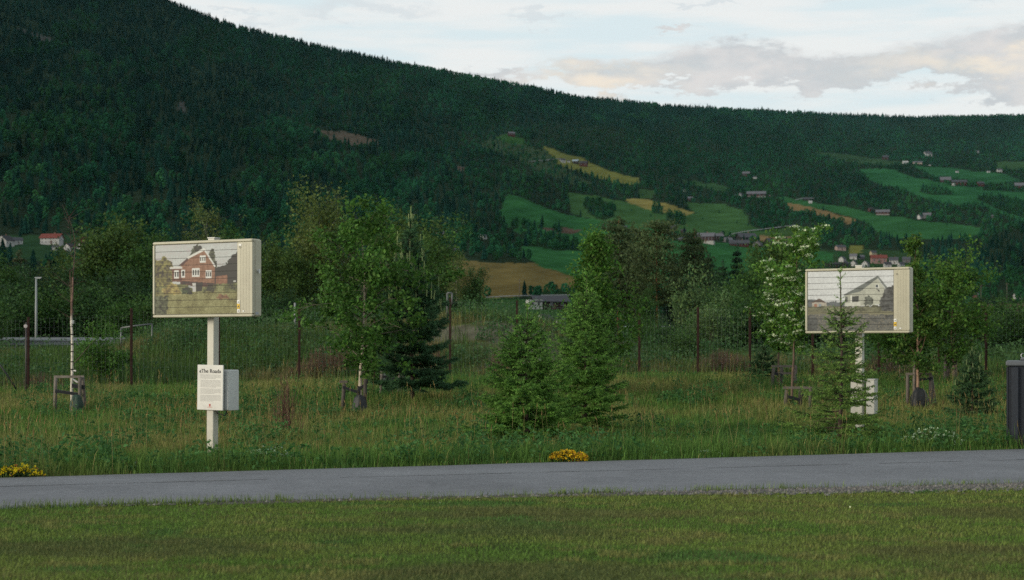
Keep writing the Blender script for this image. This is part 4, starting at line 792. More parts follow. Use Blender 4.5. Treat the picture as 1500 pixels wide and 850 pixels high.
# ------------------------------------------------------------------ the two picture signs
def raster(kind, w=240, h=176):
    """colours of a printed photograph, cell by cell"""
    X, Y = np.meshgrid((np.arange(w) + .5) / w, (np.arange(h) + .5) / h); r = rs(600 + kind); C = np.zeros((h, w, 3))
    n1 = fbm(X * 14, Y * 9, 601 + kind, 4); n2 = fbm(X * 34, Y * 34, 611 + kind, 3); n3 = r.random((h, w)); wx = X + (n2 - .5) * .05; wy = Y + (fbm(X * 30, Y * 30, 640 + kind, 3) - .5) * .06
    def fill(m, c, k=0.0, t=None): 
        C[m] = np.array(srgb(*c)) * (1 + k * (((n2 if t is None else t)[m] + .5 * (n3[m] - .5))[:, None] - .5) * 3.6)
    P = lambda pts, soft=False: inpoly(wx if soft else X, wy if soft else Y, pts)
    if kind == 1:
        fill(X > -1, (182, 188, 186)); C *= (.78 + .5 * fbm(X * 4, Y * 7, 605, 3))[..., None]
        for c, pts in [((86, 90, 80), [(.40, .3), (.42, .16), (.47, .06), (.52, .0), (.57, .06), (.6, .14), (.6, .4)]), ((88, 92, 80), [(.64, .4), (.66, .14), (.70, .05), (.735, .12), (.76, .3), (.76, .45)]),
                       ((62, 66, 60), [(.70, .55), (.72, .36), (.80, .30), (.88, .28), (.93, .16), (1.1, .10), (1.1, .85), (.9, .75)]), ((112, 108, 62), [(-.1, .2), (.06, .20), (.12, .15), (.20, .26), (.24, .34), (.22, .56), (-.1, .6)])]: fill(P(pts, True), c, .55)
        fill(P([(.74, .44), (.88, .42), (.885, .56), (.74, .56)]), (140, 102, 84), .14); fill(P([(.735, .43), (.8, .42), (.89, .415), (.89, .437), (.735, .455)]), (70, 66, 62), .1)
        fill(P([(.595, .08), (.735, .32), (.73, .57), (.55, .60), (.32, .55), (.31, .30), (.40, .20)]), (140, 104, 86), .14); fill(P([(.31, .5), (.73, .55), (.73, .60), (.31, .56)]), (92, 72, 60), .3)
        fill(P([(.285, .295), (.40, .185), (.42, .20), (.345, .29)]), (96, 74, 66), .15); fill(P([(.39, .185), (.597, .062), (.602, .095), (.405, .205)]), (226, 226, 216)); fill(P([(.590, .07), (.604, .062), (.742, .315), (.728, .325)]), (222, 222, 214))
        fill(P([(.205, .33), (.33, .33), (.33, .52), (.21, .51)]), (118, 88, 74), .14); fill(P([(.175, .31), (.33, .305), (.335, .335), (.18, .335)]), (214, 212, 202))
        def win(x0, y0, x1, y1, nn):
            fill((X > x0) & (X < x1) & (Y > y0) & (Y < y1), (228, 228, 220))
            for q in range(nn):
                a = x0 + (x1 - x0) * (q + .22) / nn; b = x0 + (x1 - x0) * (q + .80) / nn; fill((X > a) & (X < b) & (Y > y0 + .022) & (Y < y1 - .022), (44, 46, 48))
        win(.455, .335, .545, .455, 3); win(.622, .37, .69, .475, 3); win(.548, .165, .622, .26, 3); win(.235, .36, .292, .47, 2); win(.322, .35, .365, .46, 1)
        fill(P([(-.1, .60), (.3, .55), (.5, .60), (.75, .56), (1.1, .54), (1.1, 1.1), (-.1, 1.1)], True), (112, 114, 80), .55, n1); g = wy > .66; C[g] = lerp(C[g], np.array(srgb(148, 142, 96)) * (.6 + .8 * n3[g])[:, None], .5)
        fill(P([(.46, .54), (.498, .54), (.498, .66), (.462, .66)]), (198, 196, 186), .1); fill(P([(.50, .535), (.585, .53), (.575, .65), (.505, .66)]), (58, 56, 54), .2)
        fill(P([(.08, .62), (.16, .56), (.24, .53), (.30, .60), (.33, .68), (.1, .69)], True), (144, 130, 74), .4); fill(P([(.33, .60), (.44, .58), (.45, .68), (.34, .67)], True), (74, 84, 62), .4); fill(P([(.74, .73), (.80, .70), (.90, .73), (.88, .77), (.76, .77)], True), (136, 106, 80), .3)
        fill(P([(.0, .70), (.16, .72), (.12, 1.1), (-.1, 1.1)], True), (100, 104, 86), .4); fill((X > .955) & (X < .985) & (Y > .515) & (Y < .535), (210, 208, 200))
    else:
        fill(X > -1, (206, 210, 212)); C *= (.90 + .22 * fbm(X * 3, Y * 9, 605, 3))[..., None]
        fill(P([(-.1, .43), (.06, .46), (.2, .49), (.44, .50), (.44, .62), (-.1, .62)], True), (96, 104, 108), .2)
        fill(P([(.05, .50), (.22, .50), (.225, .60), (.05, .60)]), (176, 166, 148), .1); fill(P([(.02, .515), (.135, .44), (.232, .515), (.19, .51), (.13, .49)]), (104, 84, 74), .15); fill((X > .075) & (X < .11) & (Y > .53) & (Y < .585), (170, 104, 70)); fill((X > .13) & (X < .16) & (Y > .53) & (Y < .585), (130, 150, 164))
        fill(P([(.812, .125), (.905, .30), (.91, .54), (.5, .585), (.435, .56), (.44, .40), (.62, .30)]), (184, 186, 166), .06); C[P([(.44, .40), (.68, .30), (.68, .56), (.435, .57)])] *= .86
        fill(P([(.425, .385), (.815, .09), (.835, .115), (.815, .135), (.62, .335), (.43, .40)]), (104, 112, 108), .12); fill(P([(.805, .10), (.822, .085), (.94, .295), (.915, .305)]), (120, 128, 122), .08)
        fill(P([(.51, .42), (.60, .405), (.60, .50), (.515, .50)]), (66, 70, 68), .2); fill(P([(.44, .42), (.47, .415), (.47, .50), (.44, .51)]), (90, 94, 92), .2); fill((X > .505) & (X < .522) & (Y > .39) & (Y < .53), (220, 220, 206)); fill(P([(.44, .52), (.62, .50), (.62, .58), (.45, .575)]), (200, 200, 184), .06)
        fill((X > .79) & (X < .832) & (Y > .225) & (Y < .29), (226, 226, 214)); fill((X > .797) & (X < .826) & (Y > .235) & (Y < .28), (70, 84, 92)); fill(P([(.80, .30), (.82, .29), (.85, .34), (.83, .35)], True), (96, 98, 92), .3)
        fill(P([(.66, .45), (.70, .40), (.75, .42), (.76, .56), (.66, .57)], True), (96, 102, 90), .5)
        fill(P([(-.1, .58), (.3, .565), (.6, .58), (1.1, .56), (1.1, 1.1), (-.1, 1.1)], True), (116, 116, 84), .5, n1); g = wy > .70; C[g] = np.array(srgb(96, 98, 94)) * (.55 + .9 * n2[g])[:, None]; sp = g & (n3 > .90) & (n1 > .45); C[sp] = np.array(srgb(176, 160, 120)); 
        fill(P([(.86, .42), (.90, .30), (.96, .26), (1.1, .24), (1.1, .80), (.9, .74), (.84, .56)], True), (84, 86, 84), .5); fill(P([(.0, .72), (.12, .76), (.1, 1.1), (-.1, 1.1)], True), (84, 88, 86), .4)
        C[(np.abs(wy - .685) < .02)] = np.array(srgb(132, 128, 92))
    for _ in range(1):
        p = np.pad(C, ((1, 1), (1, 1), (0, 0)), 'edge'); C = (p[1:-1, 1:-1] * 2 + p[:-2, 1:-1] + p[2:, 1:-1] + p[1:-1, :-2] + p[1:-1, 2:]) / 6
    C *= (.86 + .28 * fbm(X * 70, Y * 60, 690, 2))[..., None] * (.88 + .24 * r.random((h, w)))[..., None]; C = (C + .6 * (C - .2) * (C < .45)).clip(.01, 1) if kind == 1 else C
    C = lerp(C, C.mean(-1, keepdims=True) * np.array([.98, 1.0, .96]), .32) * (.70 if kind == 1 else .80); return np.clip(C, .004, .9)
M_PRINT = mat('printed_picture', attr=True, rough=.45, spec=.25)
M_METALP = mat('cream_lacquer', attr=True, rough=.42, spec=.35, noise=[(2.2, .86, 1.08), (25, .93, 1.05)])
def text_mesh(body, size, depth=.0015, col=(.02, .02, .02), font_space=1.0, offset=0.0):
    cu = bpy.data.curves.new('lettering', 'FONT'); cu.body = body; cu.size = size; cu.extrude = depth; cu.align_x = 'CENTER'; cu.space_character = font_space; cu.offset = offset; cu.resolution_u = 4
    o = bpy.data.objects.new('lettering', cu); COL.objects.link(o); bpy.context.view_layer.update(); me = bpy.data.meshes.new_from_object(o.evaluated_get(bpy.context.evaluated_depsgraph_get())); bpy.data.objects.remove(o); return me
CREAM = (.43, .405, .30); WARMW = (.50, .485, .41)
def sign(px, Y, label, kind):
    x, y, z = on_ground(px, Y); th = thing('picture_sign', label, 'sign', (x, y, z - (.20 if kind == 2 else .03)), math.radians(-28.5))
    # local axes: X along the board to the viewer's right, -Y towards the path
    zt = 3.17; bw, bh, bd = 1.84, 1.12, .23; zb = 2.03; bx = .14 if kind == 2 else .155; x0, x1 = -bw / 2 - .10 + bx, bw / 2 - .10 + bx; yb = -.09; yf = yb - bd
    po = Geo(); po.box((0, 0, (zt + .03 - .3) / 2), (.125, .125, zt + .33), WARMW, 0, 0, .008); po.box((0, 0, zt + .035), (.135, .135, .012), (.6, .6, .56)); p = po.build('post', M_METALP, th)
    if kind == 1: p.rotation_euler = (0, math.radians(.5), 0)
    c = Geo(); xc, zc = (x0 + x1) / 2, zb + bh / 2
    c.box((xc, yf + bd / 2 + .03, zc), (bw, bd - .06, bh), CREAM, 0, 0, .02)
    # raised front rim round the picture and the service strip at the right
    rim = .042; strip_w = .275; fy = yf + .03
    c.box((xc, fy, zb + bh - rim / 2), (bw, .06, rim), CREAM, 0, 0, .012); c.box((xc, fy, zb + rim / 2), (bw, .06, rim), CREAM, 0, 0, .012); c.box((x0 + rim / 2, fy, zc), (rim, .058, bh - 2 * rim - .004), CREAM, 0, 0, .01)
    cb = c.build('cabinet', M_METALP, th)
    s = Geo(); s.box((x1 - strip_w / 2, fy + .002, zc), (strip_w, .058, bh - 2 * rim - .006), CREAM, 0, 0, .006)
    for q in range(7): s.box((x1 - strip_w + .06 + q * .027, fy - .0285, zc), (.006, .002, bh - 2 * rim - .03), np.array(CREAM) * .97)
    sp = s.build('service_panel', M_METALP, th)
    if kind == 1:
        l = Geo(); l.frusta([(x1 + .001, yf + .12, zc + .10)], [(x1 + .03, yf + .12, zc + .10)], .022, .022, 8, (.6, .6, .58)); l.box((x1 + .034, yf + .12, zc + .095), (.012, .03, .06), (.6, .6, .58)); l.build('lock', M_STEEL, th)
    xs_ = x1 - strip_w + .028; ff = fy - .032; fg = fy - .0345
    def sticker(zc_, hh, c, tri=None, xo=0.0, ww=.046, tc=(.05, .05, .05)):
        st = Geo(); st.box((xs_ + xo, ff, zc_), (ww, .003, hh), c)
        if tri: st.tris([[(xs_ + xo - tri, fg, zc_ - tri), (xs_ + xo + tri, fg, zc_ - tri), (xs_ + xo, fg, zc_ + tri * 1.1)]], tc)
        st.build('sticker', M_PRINT, sp)
    sticker(zb + .215, .05, (.74, .74, .70), .012); sticker(zb + .15, .07, (.70, .46, .04), .017); sticker(zb + .085, .046, (.74, .74, .70), .012); sticker(zb + .08, .022, (.66, .66, .62), None, .09, .03)
    st = Geo(); st.frusta([(xs_ + .03, fy - .027, zb + bh - .12)], [(xs_ + .03, fy - .035, zb + bh - .12)], .015, .015, 8, (.08, .08, .08) if kind == 2 else (.7, .7, .66)); st.build('keyhole', M_PRINT, sp)
    if kind == 1:
        sticker(zb + bh - .085, .03, (.72, .71, .66), None, .03, .05); st = Geo(); st.box((x1 + .0015, yf + .11, zb + .05), (.003, .07, .035), (.32, .34, .36)); st.build('rating_plate', M_PRINT, th)
    # the printed slats
    g = Geo(); C = raster(kind); h, w = C.shape[:2]; xa, xb_ = x0 + rim + .004, x1 - strip_w - .006; za, zz = zb + rim + .004, zb + bh - rim - .004; ns = 10; yy = yf + .016
    per = h // ns; cw = (xb_ - xa) / w; sh = (zz - za) / ns; gap = .0058
    for k in range(ns):
        zhi = zz - k * sh - gap / 2; zlo = zz - (k + 1) * sh + gap / 2; rows = C[k * per:(k + 1) * per]; e = np.linspace(zhi, zlo, per + 1); i, j = np.meshgrid(np.arange(per), np.arange(w), indexing='ij'); xl = xa + j * cw; tl = e[i]; bl = e[i + 1]
        Q = np.stack([np.stack([xl, yy + 0 * xl, bl], -1), np.stack([xl + cw, yy + 0 * xl, bl], -1), np.stack([xl + cw, yy + 0 * xl, tl], -1), np.stack([xl, yy + 0 * xl, tl], -1)], -2).reshape(-1, 4, 3)
        g.quads(Q, rows.reshape(-1, 3))
        for zq in (zhi, zlo): g.quads([[(xa, yy, zq), (xb_, yy, zq), (xb_, yy + .02, zq), (xa, yy + .02, zq)]], (.12, .12, .11))
    g.quads([[(xa - .003, yy + .012, za - .003), (xb_ + .003, yy + .012, za - .003), (xb_ + .003, yy + .012, zz + .003), (xa - .003, yy + .012, zz + .003)]], (.018, .018, .018))
    pn = g.build('picture_panel', M_PRINT, th); pn['label'] = 'slatted print of a brick house with a white edged gable' if kind == 1 else 'slatted print of a pale house with a long grey roof'
    # cable box and information plate on the post
    if kind == 1:
        b = Geo(); b.box((.225, .10, .96), (.20, .24, .60), (.55, .56, .54), 0, 0, .01); b.box((.225, -.025, .96), (.185, .012, .57), (.50, .51, .50), 0, 0, .004); bx_ = b.build('cable_box', M_METALP, th)
        pl = Geo(); pl.box((.02, -.085, 1.00), (.475, .022, .665), (.60, .59, .55), 0, 0, .004); plate = pl.build('information_plate', M_METALP, th); plate.rotation_euler = (0, math.radians(.8), 0)
        me = text_mesh('«The Road»', .082, offset=.0006); me.materials.clear(); me.materials.append(M_BLACK); o = bpy.data.objects.new('lettering', me); COL.objects.link(o); o.parent = plate; o.location = (.02, -.098, 1.215); o.rotation_euler = (math.radians(90), 0, 0)
        tx = Geo(); r = rs(700); zq = 1.185
        for li in range(22):
            if li in (4, 11, 16): zq -= .014
            xq = -.175; end = .195 if li not in (3, 10, 15, 21) else r.uniform(-.02, .12)
            while xq < end:
                wl = min(r.uniform(.012, .035), end - xq + .004); tx.box((.018 + xq + wl / 2, -.0975, zq), (wl, .002, .0062), (.36, .36, .35)); xq += wl + .007
            zq -= .0162
        tx.build('body_lettering', M_PRINT, plate)
        lg = Geo(); lg.box((.02, -.0975, .745), (.028, .002, .026), (.42, .05, .035)); lg.box((.02, -.0975, .726), (.018, .002, .010), (.42, .05, .035)); lg.box((.02, -.0975, .712), (.085, .002, .007), (.5, .16, .12)); lg.build('emblem', M_PRINT, plate)
        k = Geo(); k.tube(np.array([(.25, .02, .66), (.25, .01, .61), (.22, .0, .585), (.17, 0, .60), (.10, .0, .62), (.06, .03, .63)]), .009, 6, (.03, .03, .03)); k.build('cable', M_BLACK, th)
    else:
        b = Geo(); b.box((.20, .05, .93), (.15, .20, .60), (.46, .455, .41), 0, 0, .01); b.box((.20, .05, 1.236), (.165, .215, .012), (.5, .5, .48)); b.build('cable_box', M_METALP, th)
        b = Geo(); b.box((-.10, .13, .95), (.20, .03, .62), (.50, .49, .44), 0, 0, .004); b.build('back_plate', M_METALP, th)
        k = Geo(); k.frusta([(.0, .05, 1.18)], [(.13, .05, 1.18)], .02, .02, 6, (.4, .4, .4)); k.build('conduit', M_STEEL, th)
    return th
sign(311, 25.2, 'cream picture sign showing a red brick house, information plate on its post', 1)
sign(1259.5, 29.6, 'cream picture sign showing a white house, behind the thin sparse spruce', 2)

# ------------------------------------------------------------------ tree stakes and watering bags
WD = (.155, .135, .115)
def stakes(px, Y, label, posts, bar=None, straps=(), back=None, H=.95, dark=1.0):
    x, y, z = on_ground(px, Y); th = thing('tree_stakes', label, 'stakes', (x, y, z), 0, 'wooden stakes round the young trees')
    for i, (sx, sy, lx, h) in enumerate(posts):
        g = Geo(); g.tube(np.array([(sx, sy, -.15), (sx + lx * .5, sy, h * .5), (sx + lx, sy, h)]), [.042, .042, .04], 8, np.array(WD) * dark * rs(i + int(px)).uniform(.8, 1.15)); g.build('post', M_WOODW, th)
    if bar:
        for (a, b, zq, yq) in bar:
            g = Geo(); g.box(((a + b) / 2, yq, zq), (abs(b - a), .025, .055), np.array(WD) * 1.3 * dark); g.build('crossbar', M_WOODW, th)
    for (a, b, za, zb_, yq, w) in straps:
        g = Geo(); V = [(a, yq - .03, za - w), (b, yq - .03, zb_ - w), (b, yq - .03, zb_ + w), (a, yq - .03, za + w), (a, yq + .03, za - w), (b, yq + .03, zb_ - w), (b, yq + .03, zb_ + w), (a, yq + .03, za + w)]
        g.add(V, [(0, 1, 2, 3), (5, 4, 7, 6), (3, 2, 6, 7), (4, 5, 1, 0), (1, 5, 6, 2), (4, 0, 3, 7)], (.015, .016, .018)); g.build('strap', M_BLACK, th)
    return th
stakes(101, 38.6, 'grey wooden stakes with a crossbar round the bare birch at the left', [(-.32, 0, .02, .80), (.26, -.05, .0, .82), (.34, .12, -.06, .80)], [(-.34, .34, .82, .0)], [(-.30, .22, .50, .42, -.02, .035), (.07, .36, .62, .58, 0, .045)])
stakes(521, 37.6, 'dark crooked stakes with black straps under the leafy staked birch', [(-.30, 0, .05, .66), (.20, -.06, .02, .76), (.05, .2, .0, .6)], [(-.36, -.18, .70, 0)], [(-.28, .06, .58, .47, -.03, .03), (.05, .27, .50, .70, -.03, .035)], dark=.55)
stakes(573, 42.2, 'lighter stakes with a slanting bar beside the young pine', [(-.26, 0, .04, .78), (.18, .0, .03, .72), (.28, .1, .0, .7)], [(-.30, .22, 1.0, .0)], [(-.3, .1, .5, .45, 0, .03)], dark=1.1)
stakes(1146, 43.2, 'grey stakes with crossbars round the lower rowan', [(-.26, 0, .04, .52), (.0, .2, .02, .52), (.32, .0, .02, .55)], [(-.28, .36, .56, 0), (-.16, .36, .38, .05)], [(-.26, .0, .40, .32, 0, .04)], dark=.75)
stakes(1168, 38.4, 'low grey stakes with a crossbar round the tallest rowan', [(-.28, 0, .04, .42), (.10, .2, .0, .42), (.28, .0, .02, .46)], [(-.32, .34, .47, 0)], [(-.26, .05, .28, .20, 0, .035), (.1, .32, .32, .30, 0, .035)], dark=.7)
stakes(1349, 38.8, 'pale wooden stakes with a crossbar round the pointed staked birch', [(-.30, 0, .0, .74), (-.18, -.1, .02, 1.15), (.22, .0, .0, .76), (.36, .12, -.10, .74)], [(-.34, .30, .76, .02)], [(-.2, .25, .62, .66, -.04, .03)], dark=.9)
stakes(1393, 45.5, 'short pale stakes at the foot of the rounded dense birch', [(-.16, 0, .02, .78), (.14, .05, .0, .70), (-.02, .2, 0, .8)], None, [(-.15, .1, .55, .5, 0, .03)], dark=1.0)
def bag(px, Y, w, h, col, label):
    x, y, z = on_ground(px, Y); g = Geo(); r = rs(int(px)); nz, na = 9, 20; t = np.linspace(0, 1, nz); a = np.arange(na) * 2 * math.pi / na; R = w / 2 * np.interp(t, [0, .12, .5, .85, 1], [.85, 1, .92, .62, .30])
    fold = 1 + .13 * np.sin(a * 5 + r.random() * 6)[None] * np.linspace(.4, 1.3, nz)[:, None] + r.normal(0, .03, (nz, na)); V = np.stack([np.cos(a)[None] * R[:, None] * fold, np.sin(a)[None] * R[:, None] * fold * .8, t[:, None] * h + 0 * fold], -1); i = np.arange(na)
    g.add(V.reshape(-1, 3), np.concatenate([np.stack([k * na + i, k * na + (i + 1) % na, (k + 1) * na + (i + 1) % na, (k + 1) * na + i], 1) for k in range(nz - 1)]), np.array(col), 0, True); g.F.append((np.array([list(i + (nz - 1) * na)]), 0, False)); o = g.build('watering_bag', BAGM); o.location = (x, y, z); tag(o, label, 'bag', 'watering bags round the tree trunks')
BAGM = mat('bag_plastic', attr=True, rough=.55, spec=.35, noise=[(12, .7, 1.3)], bump=(14, .6, .03))
bag(112, 38.3, .34, .46, (.018, .045, .028), 'green watering bag round the foot of the bare birch')
bag(527, 37.4, .34, .42, (.022, .024, .026), 'dark watering bag round the foot of the leafy staked birch')
bag(1347, 38.3, .42, .48, (.012, .013, .014), 'black watering bag round the foot of the pointed staked birch')
bag(569, 42.4, .36, .62, (.012, .026, .022), 'dark green watering bag hanging at the stakes beside the young pine')

# ------------------------------------------------------------------ wire fence
def fence():
    posts = [(-190, 46.0, 2.05), (-75, 46.2, 2.05), (41, 46.4, 2.1), (192, 47.0, 2.25), (320, 47.4, 2.2), (438, 47.8, 2.3), (548, 48.0, 2.2), (659, 48.2, 2.3), (757, 48.4, 2.25), (845, 48.4, 2.1), (936, 48.5, 2.0), (1022, 48.5, 2.0), (1098, 48.5, 2.0), (1190, 48.4, 2.0), (1287, 48.3, 2.0), (1375, 48.3, 2.0), (1444, 48.2, 2.0), (1540, 48.1, 2.0), (1650, 48.0, 2.0)]
    P = [np.array(on_ground(a, b)) for a, b, h in posts]; th = thing('wire_fence', 'tall rusty post and wire mesh fence running behind the young trees', 'fence', tuple(P[9])); o = P[9]; pr = None
    for (a, b, h), p in zip(posts, P):
        g = Geo(); g.box((0, 0, h / 2 - .2), (.048, .048, h + .4), (.1, .05, .04)); g.box((.035, 0, h / 2), (.012, .05, h), (.1, .05, .04)); q = g.build('post', M_RUST, th); q.location = tuple(p - o)
    for i in range(len(P) - 1):
        a, b = P[i], P[i + 1]; L = np.linalg.norm(b - a); n = int(L / .11); t = np.arange(1, n) / n; h = min(posts[i][2], posts[i + 1][2]) - .06; g = Geo(); base = a + (b - a) * t[:, None] - o; base[:, 2] = gz(base[:, 0] + o[0], base[:, 1] + o[1]) - o[2] + .03
        g.frusta(base, base + [0, 0, h], .0017, .0017, 3, (.10, .12, .12))
        for zq in np.linspace(.1, h, 9): g.tube(np.array([a - o + [0, 0, zq], (a + b) / 2 - o + [0, 0, zq - .01], b - o + [0, 0, zq]]), .0014, 3, (.10, .12, .12), 0, False)
        g.build('wire_mesh', M_STEEL, th)
fence()

# ------------------------------------------------------------------ street furniture behind the fence
x, y, z = on_ground(53, 93.0); H = EYE + (HOR - 408) / F * 93 - z
th = thing('street_lamp', 'slender grey street lamp by the motor road at the left', 'street lamp', (x, y, z)); g = Geo(); g.tube(np.array([(0, 0, 0), (0, 0, H * .5), (0, 0, H)]), [.075, .065, .045], 10, (.26, .28, .28)); g.build('pole', M_PLAIN, th); g = Geo(); g.box((.11, 0, H + .04), (.38, .13, .06), (.36, .38, .38), 0, 0, .02); g.box((.14, 0, H + .005), (.23, .1, .015), (.62, .64, .62)); g.build('lamp_head', M_PLAIN, th)
th = thing('guard_rail', 'grey steel guard rail along the motor road at the left', 'guard rail', (-28, 79.6, 1.3)); g = Geo(); prof = np.array([(0, .16), (-.05, .12), (-.05, .06), (0, .02), (0, -.02), (-.05, -.06), (-.05, -.12), (0, -.16)]); xr_ = np.linspace(-16, 9.2, 8); V = np.array([(xx, p[0], .62 + p[1]) for xx in xr_ for p in prof]); k = len(prof); g.add(V, [(i * k + j, (i + 1) * k + j, (i + 1) * k + j + 1, i * k + j + 1) for i in range(len(xr_) - 1) for j in range(k - 1)], (.24, .26, .27)); g.build('rail', M_STEEL, th)
for xx in np.arange(-15, 9.3, 2.2):
    g = Geo(); g.box((xx, .06, .3), (.1, .06, .9), (.35, .37, .38)); g.build('post', M_STEEL, th)
g = Geo(); V2 = V + np.array([0, 8.9, .1]); g.add(V2, [(i * k + j, (i + 1) * k + j, (i + 1) * k + j + 1, i * k + j + 1) for i in range(len(xr_) - 1) for j in range(k - 1)], (.2, .22, .23))
th = thing('guard_rail', 'second guard rail on the far side of the motor road', 'guard rail', (-28, 80.1, 1.35)); g.build('rail', M_STEEL, th)
for xx in np.arange(-15, 9.3, 2.2):
    g = Geo(); g.box((xx, 8.96, .35), (.1, .06, .9), (.33, .35, .36)); g.build('post', M_STEEL, th)
def pipe(name, px, Y, pts, rad, col, label, cat, m=M_PLAIN):
    x, y, z = on_ground(px, Y); g = Geo()
    for q in pts: g.tube(np.array(q), rad, 8, col)
    o = g.build(name, m); o.location = (x, y, z); tag(o, label, cat)
x, y, z = on_ground(38, 46.0); th = thing('marker_post', 'thin post with a round white reflector at the fence, left of the bare birch', 'marker', (x, y, z)); g = Geo(); g.tube(np.array([(0, 0, -.1), (0, 0, 1), (0, 0, 1.95)]), .022, 8, (.06, .05, .05)); g.build('pole', M_PLAIN, th); g = Geo(); g.frusta([(0, -.03, 1.85)], [(0, -.045, 1.85)], .05, .05, 12, (.4, .36, .36)); g.frusta([(0, -.045, 1.85)], [(0, -.05, 1.85)], .05, .001, 12, (.4, .36, .36)); d = g.build('reflector', M_PRINT, th)
pipe('steel_post', 432, 62.0, [[(0, 0, -.2), (0, 0, .6), (0, 0, 1.2)]], .035, (.24, .25, .25), 'pale thin steel post behind the fence under the weeping birch', 'post')
pipe('pipe_railing', 200, 60.5, [[(-.55, 0, -.3), (-.55, 0, .38), (-.55, 0, .72)], [(-.55, 0, .72), (0, 0, .80), (.55, 0, .86)], [(.55, 0, .86), (.55, 0, .4), (.55, 0, -.1)]], .028, (.14, .15, .15), 'low bent steel pipe frame behind the fence left of the brick house sign', 'frame', M_STEEL)
pipe('pipe_railing', 658, 61.0, [[(-.07, 0, -.3), (-.07, 0, .5), (-.07, 0, 1.0)], [(-.07, 0, 1.0), (0, 0, 1.0), (.10, 0, 1.0)], [(.10, 0, 1.0), (.10, 0, .8), (.10, 0, .6)]], .03, (.11, .115, .115), 'hooked pale pipe behind the fence right of the candle topped pine', 'pipe')
pipe('fence_brace', 6, 46.2, [[(-.25, 0, 1.0), (.1, 0, .5), (.35, 0, .1)]], .022, (.04, .04, .045), 'dark slanting brace at the fence in the left corner', 'brace', M_BLACK)
x, y, z = on_ground(1475, 26.5); x += .02
th = thing('waste_container', 'dark ribbed container with a grey lid at the right edge', 'container', (x + .80, y + .42, 0), math.radians(-17)); g = Geo(); w_, d_, h_ = 1.30, 1.2, 1.27
g.box((0, 0, h_ / 2), (w_ - .04, d_ - .04, h_), (.012, .015, .022), 0, 0, .01)
for xx in np.linspace(-w_ / 2 + .09, w_ / 2 - .09, 6): g.box((xx + .02, -d_ / 2 - .005, h_ / 2), (.11, .05, h_ - .02), (.020, .024, .032), 0, 0, .012)
for yy in np.linspace(-d_ / 2 + .1, d_ / 2 - .1, 5): g.box((-w_ / 2, yy, h_ / 2), (.04, .11, h_ - .02), (.014, .017, .024), 0, 0, .01)
g.build('body', mat('container_paint', attr=True, rough=.45, spec=.35, noise=[(5, .8, 1.2)]), th); g = Geo(); g.box((0, 0, h_ + .045), (w_ + .06, d_ + .06, .085), (.10, .11, .12), 0, 0, .02); g.box((.06, 0, h_ + .11), (w_ - .25, d_ - .3, .05), (.11, .12, .13), 0, 0, .02); ld = g.build('lid', M_PLAIN, th)
for xx in (-.42, -.22):
    g = Geo(); a = np.linspace(0, 2 * math.pi, 13); g.tube(np.stack([xx + .035 * np.cos(a), -.2 + 0 * a, h_ + .165 + .035 * np.sin(a)], 1), .009, 6, (.4, .42, .42), 0, False); g.build('lifting_eye', M_STEEL, ld)
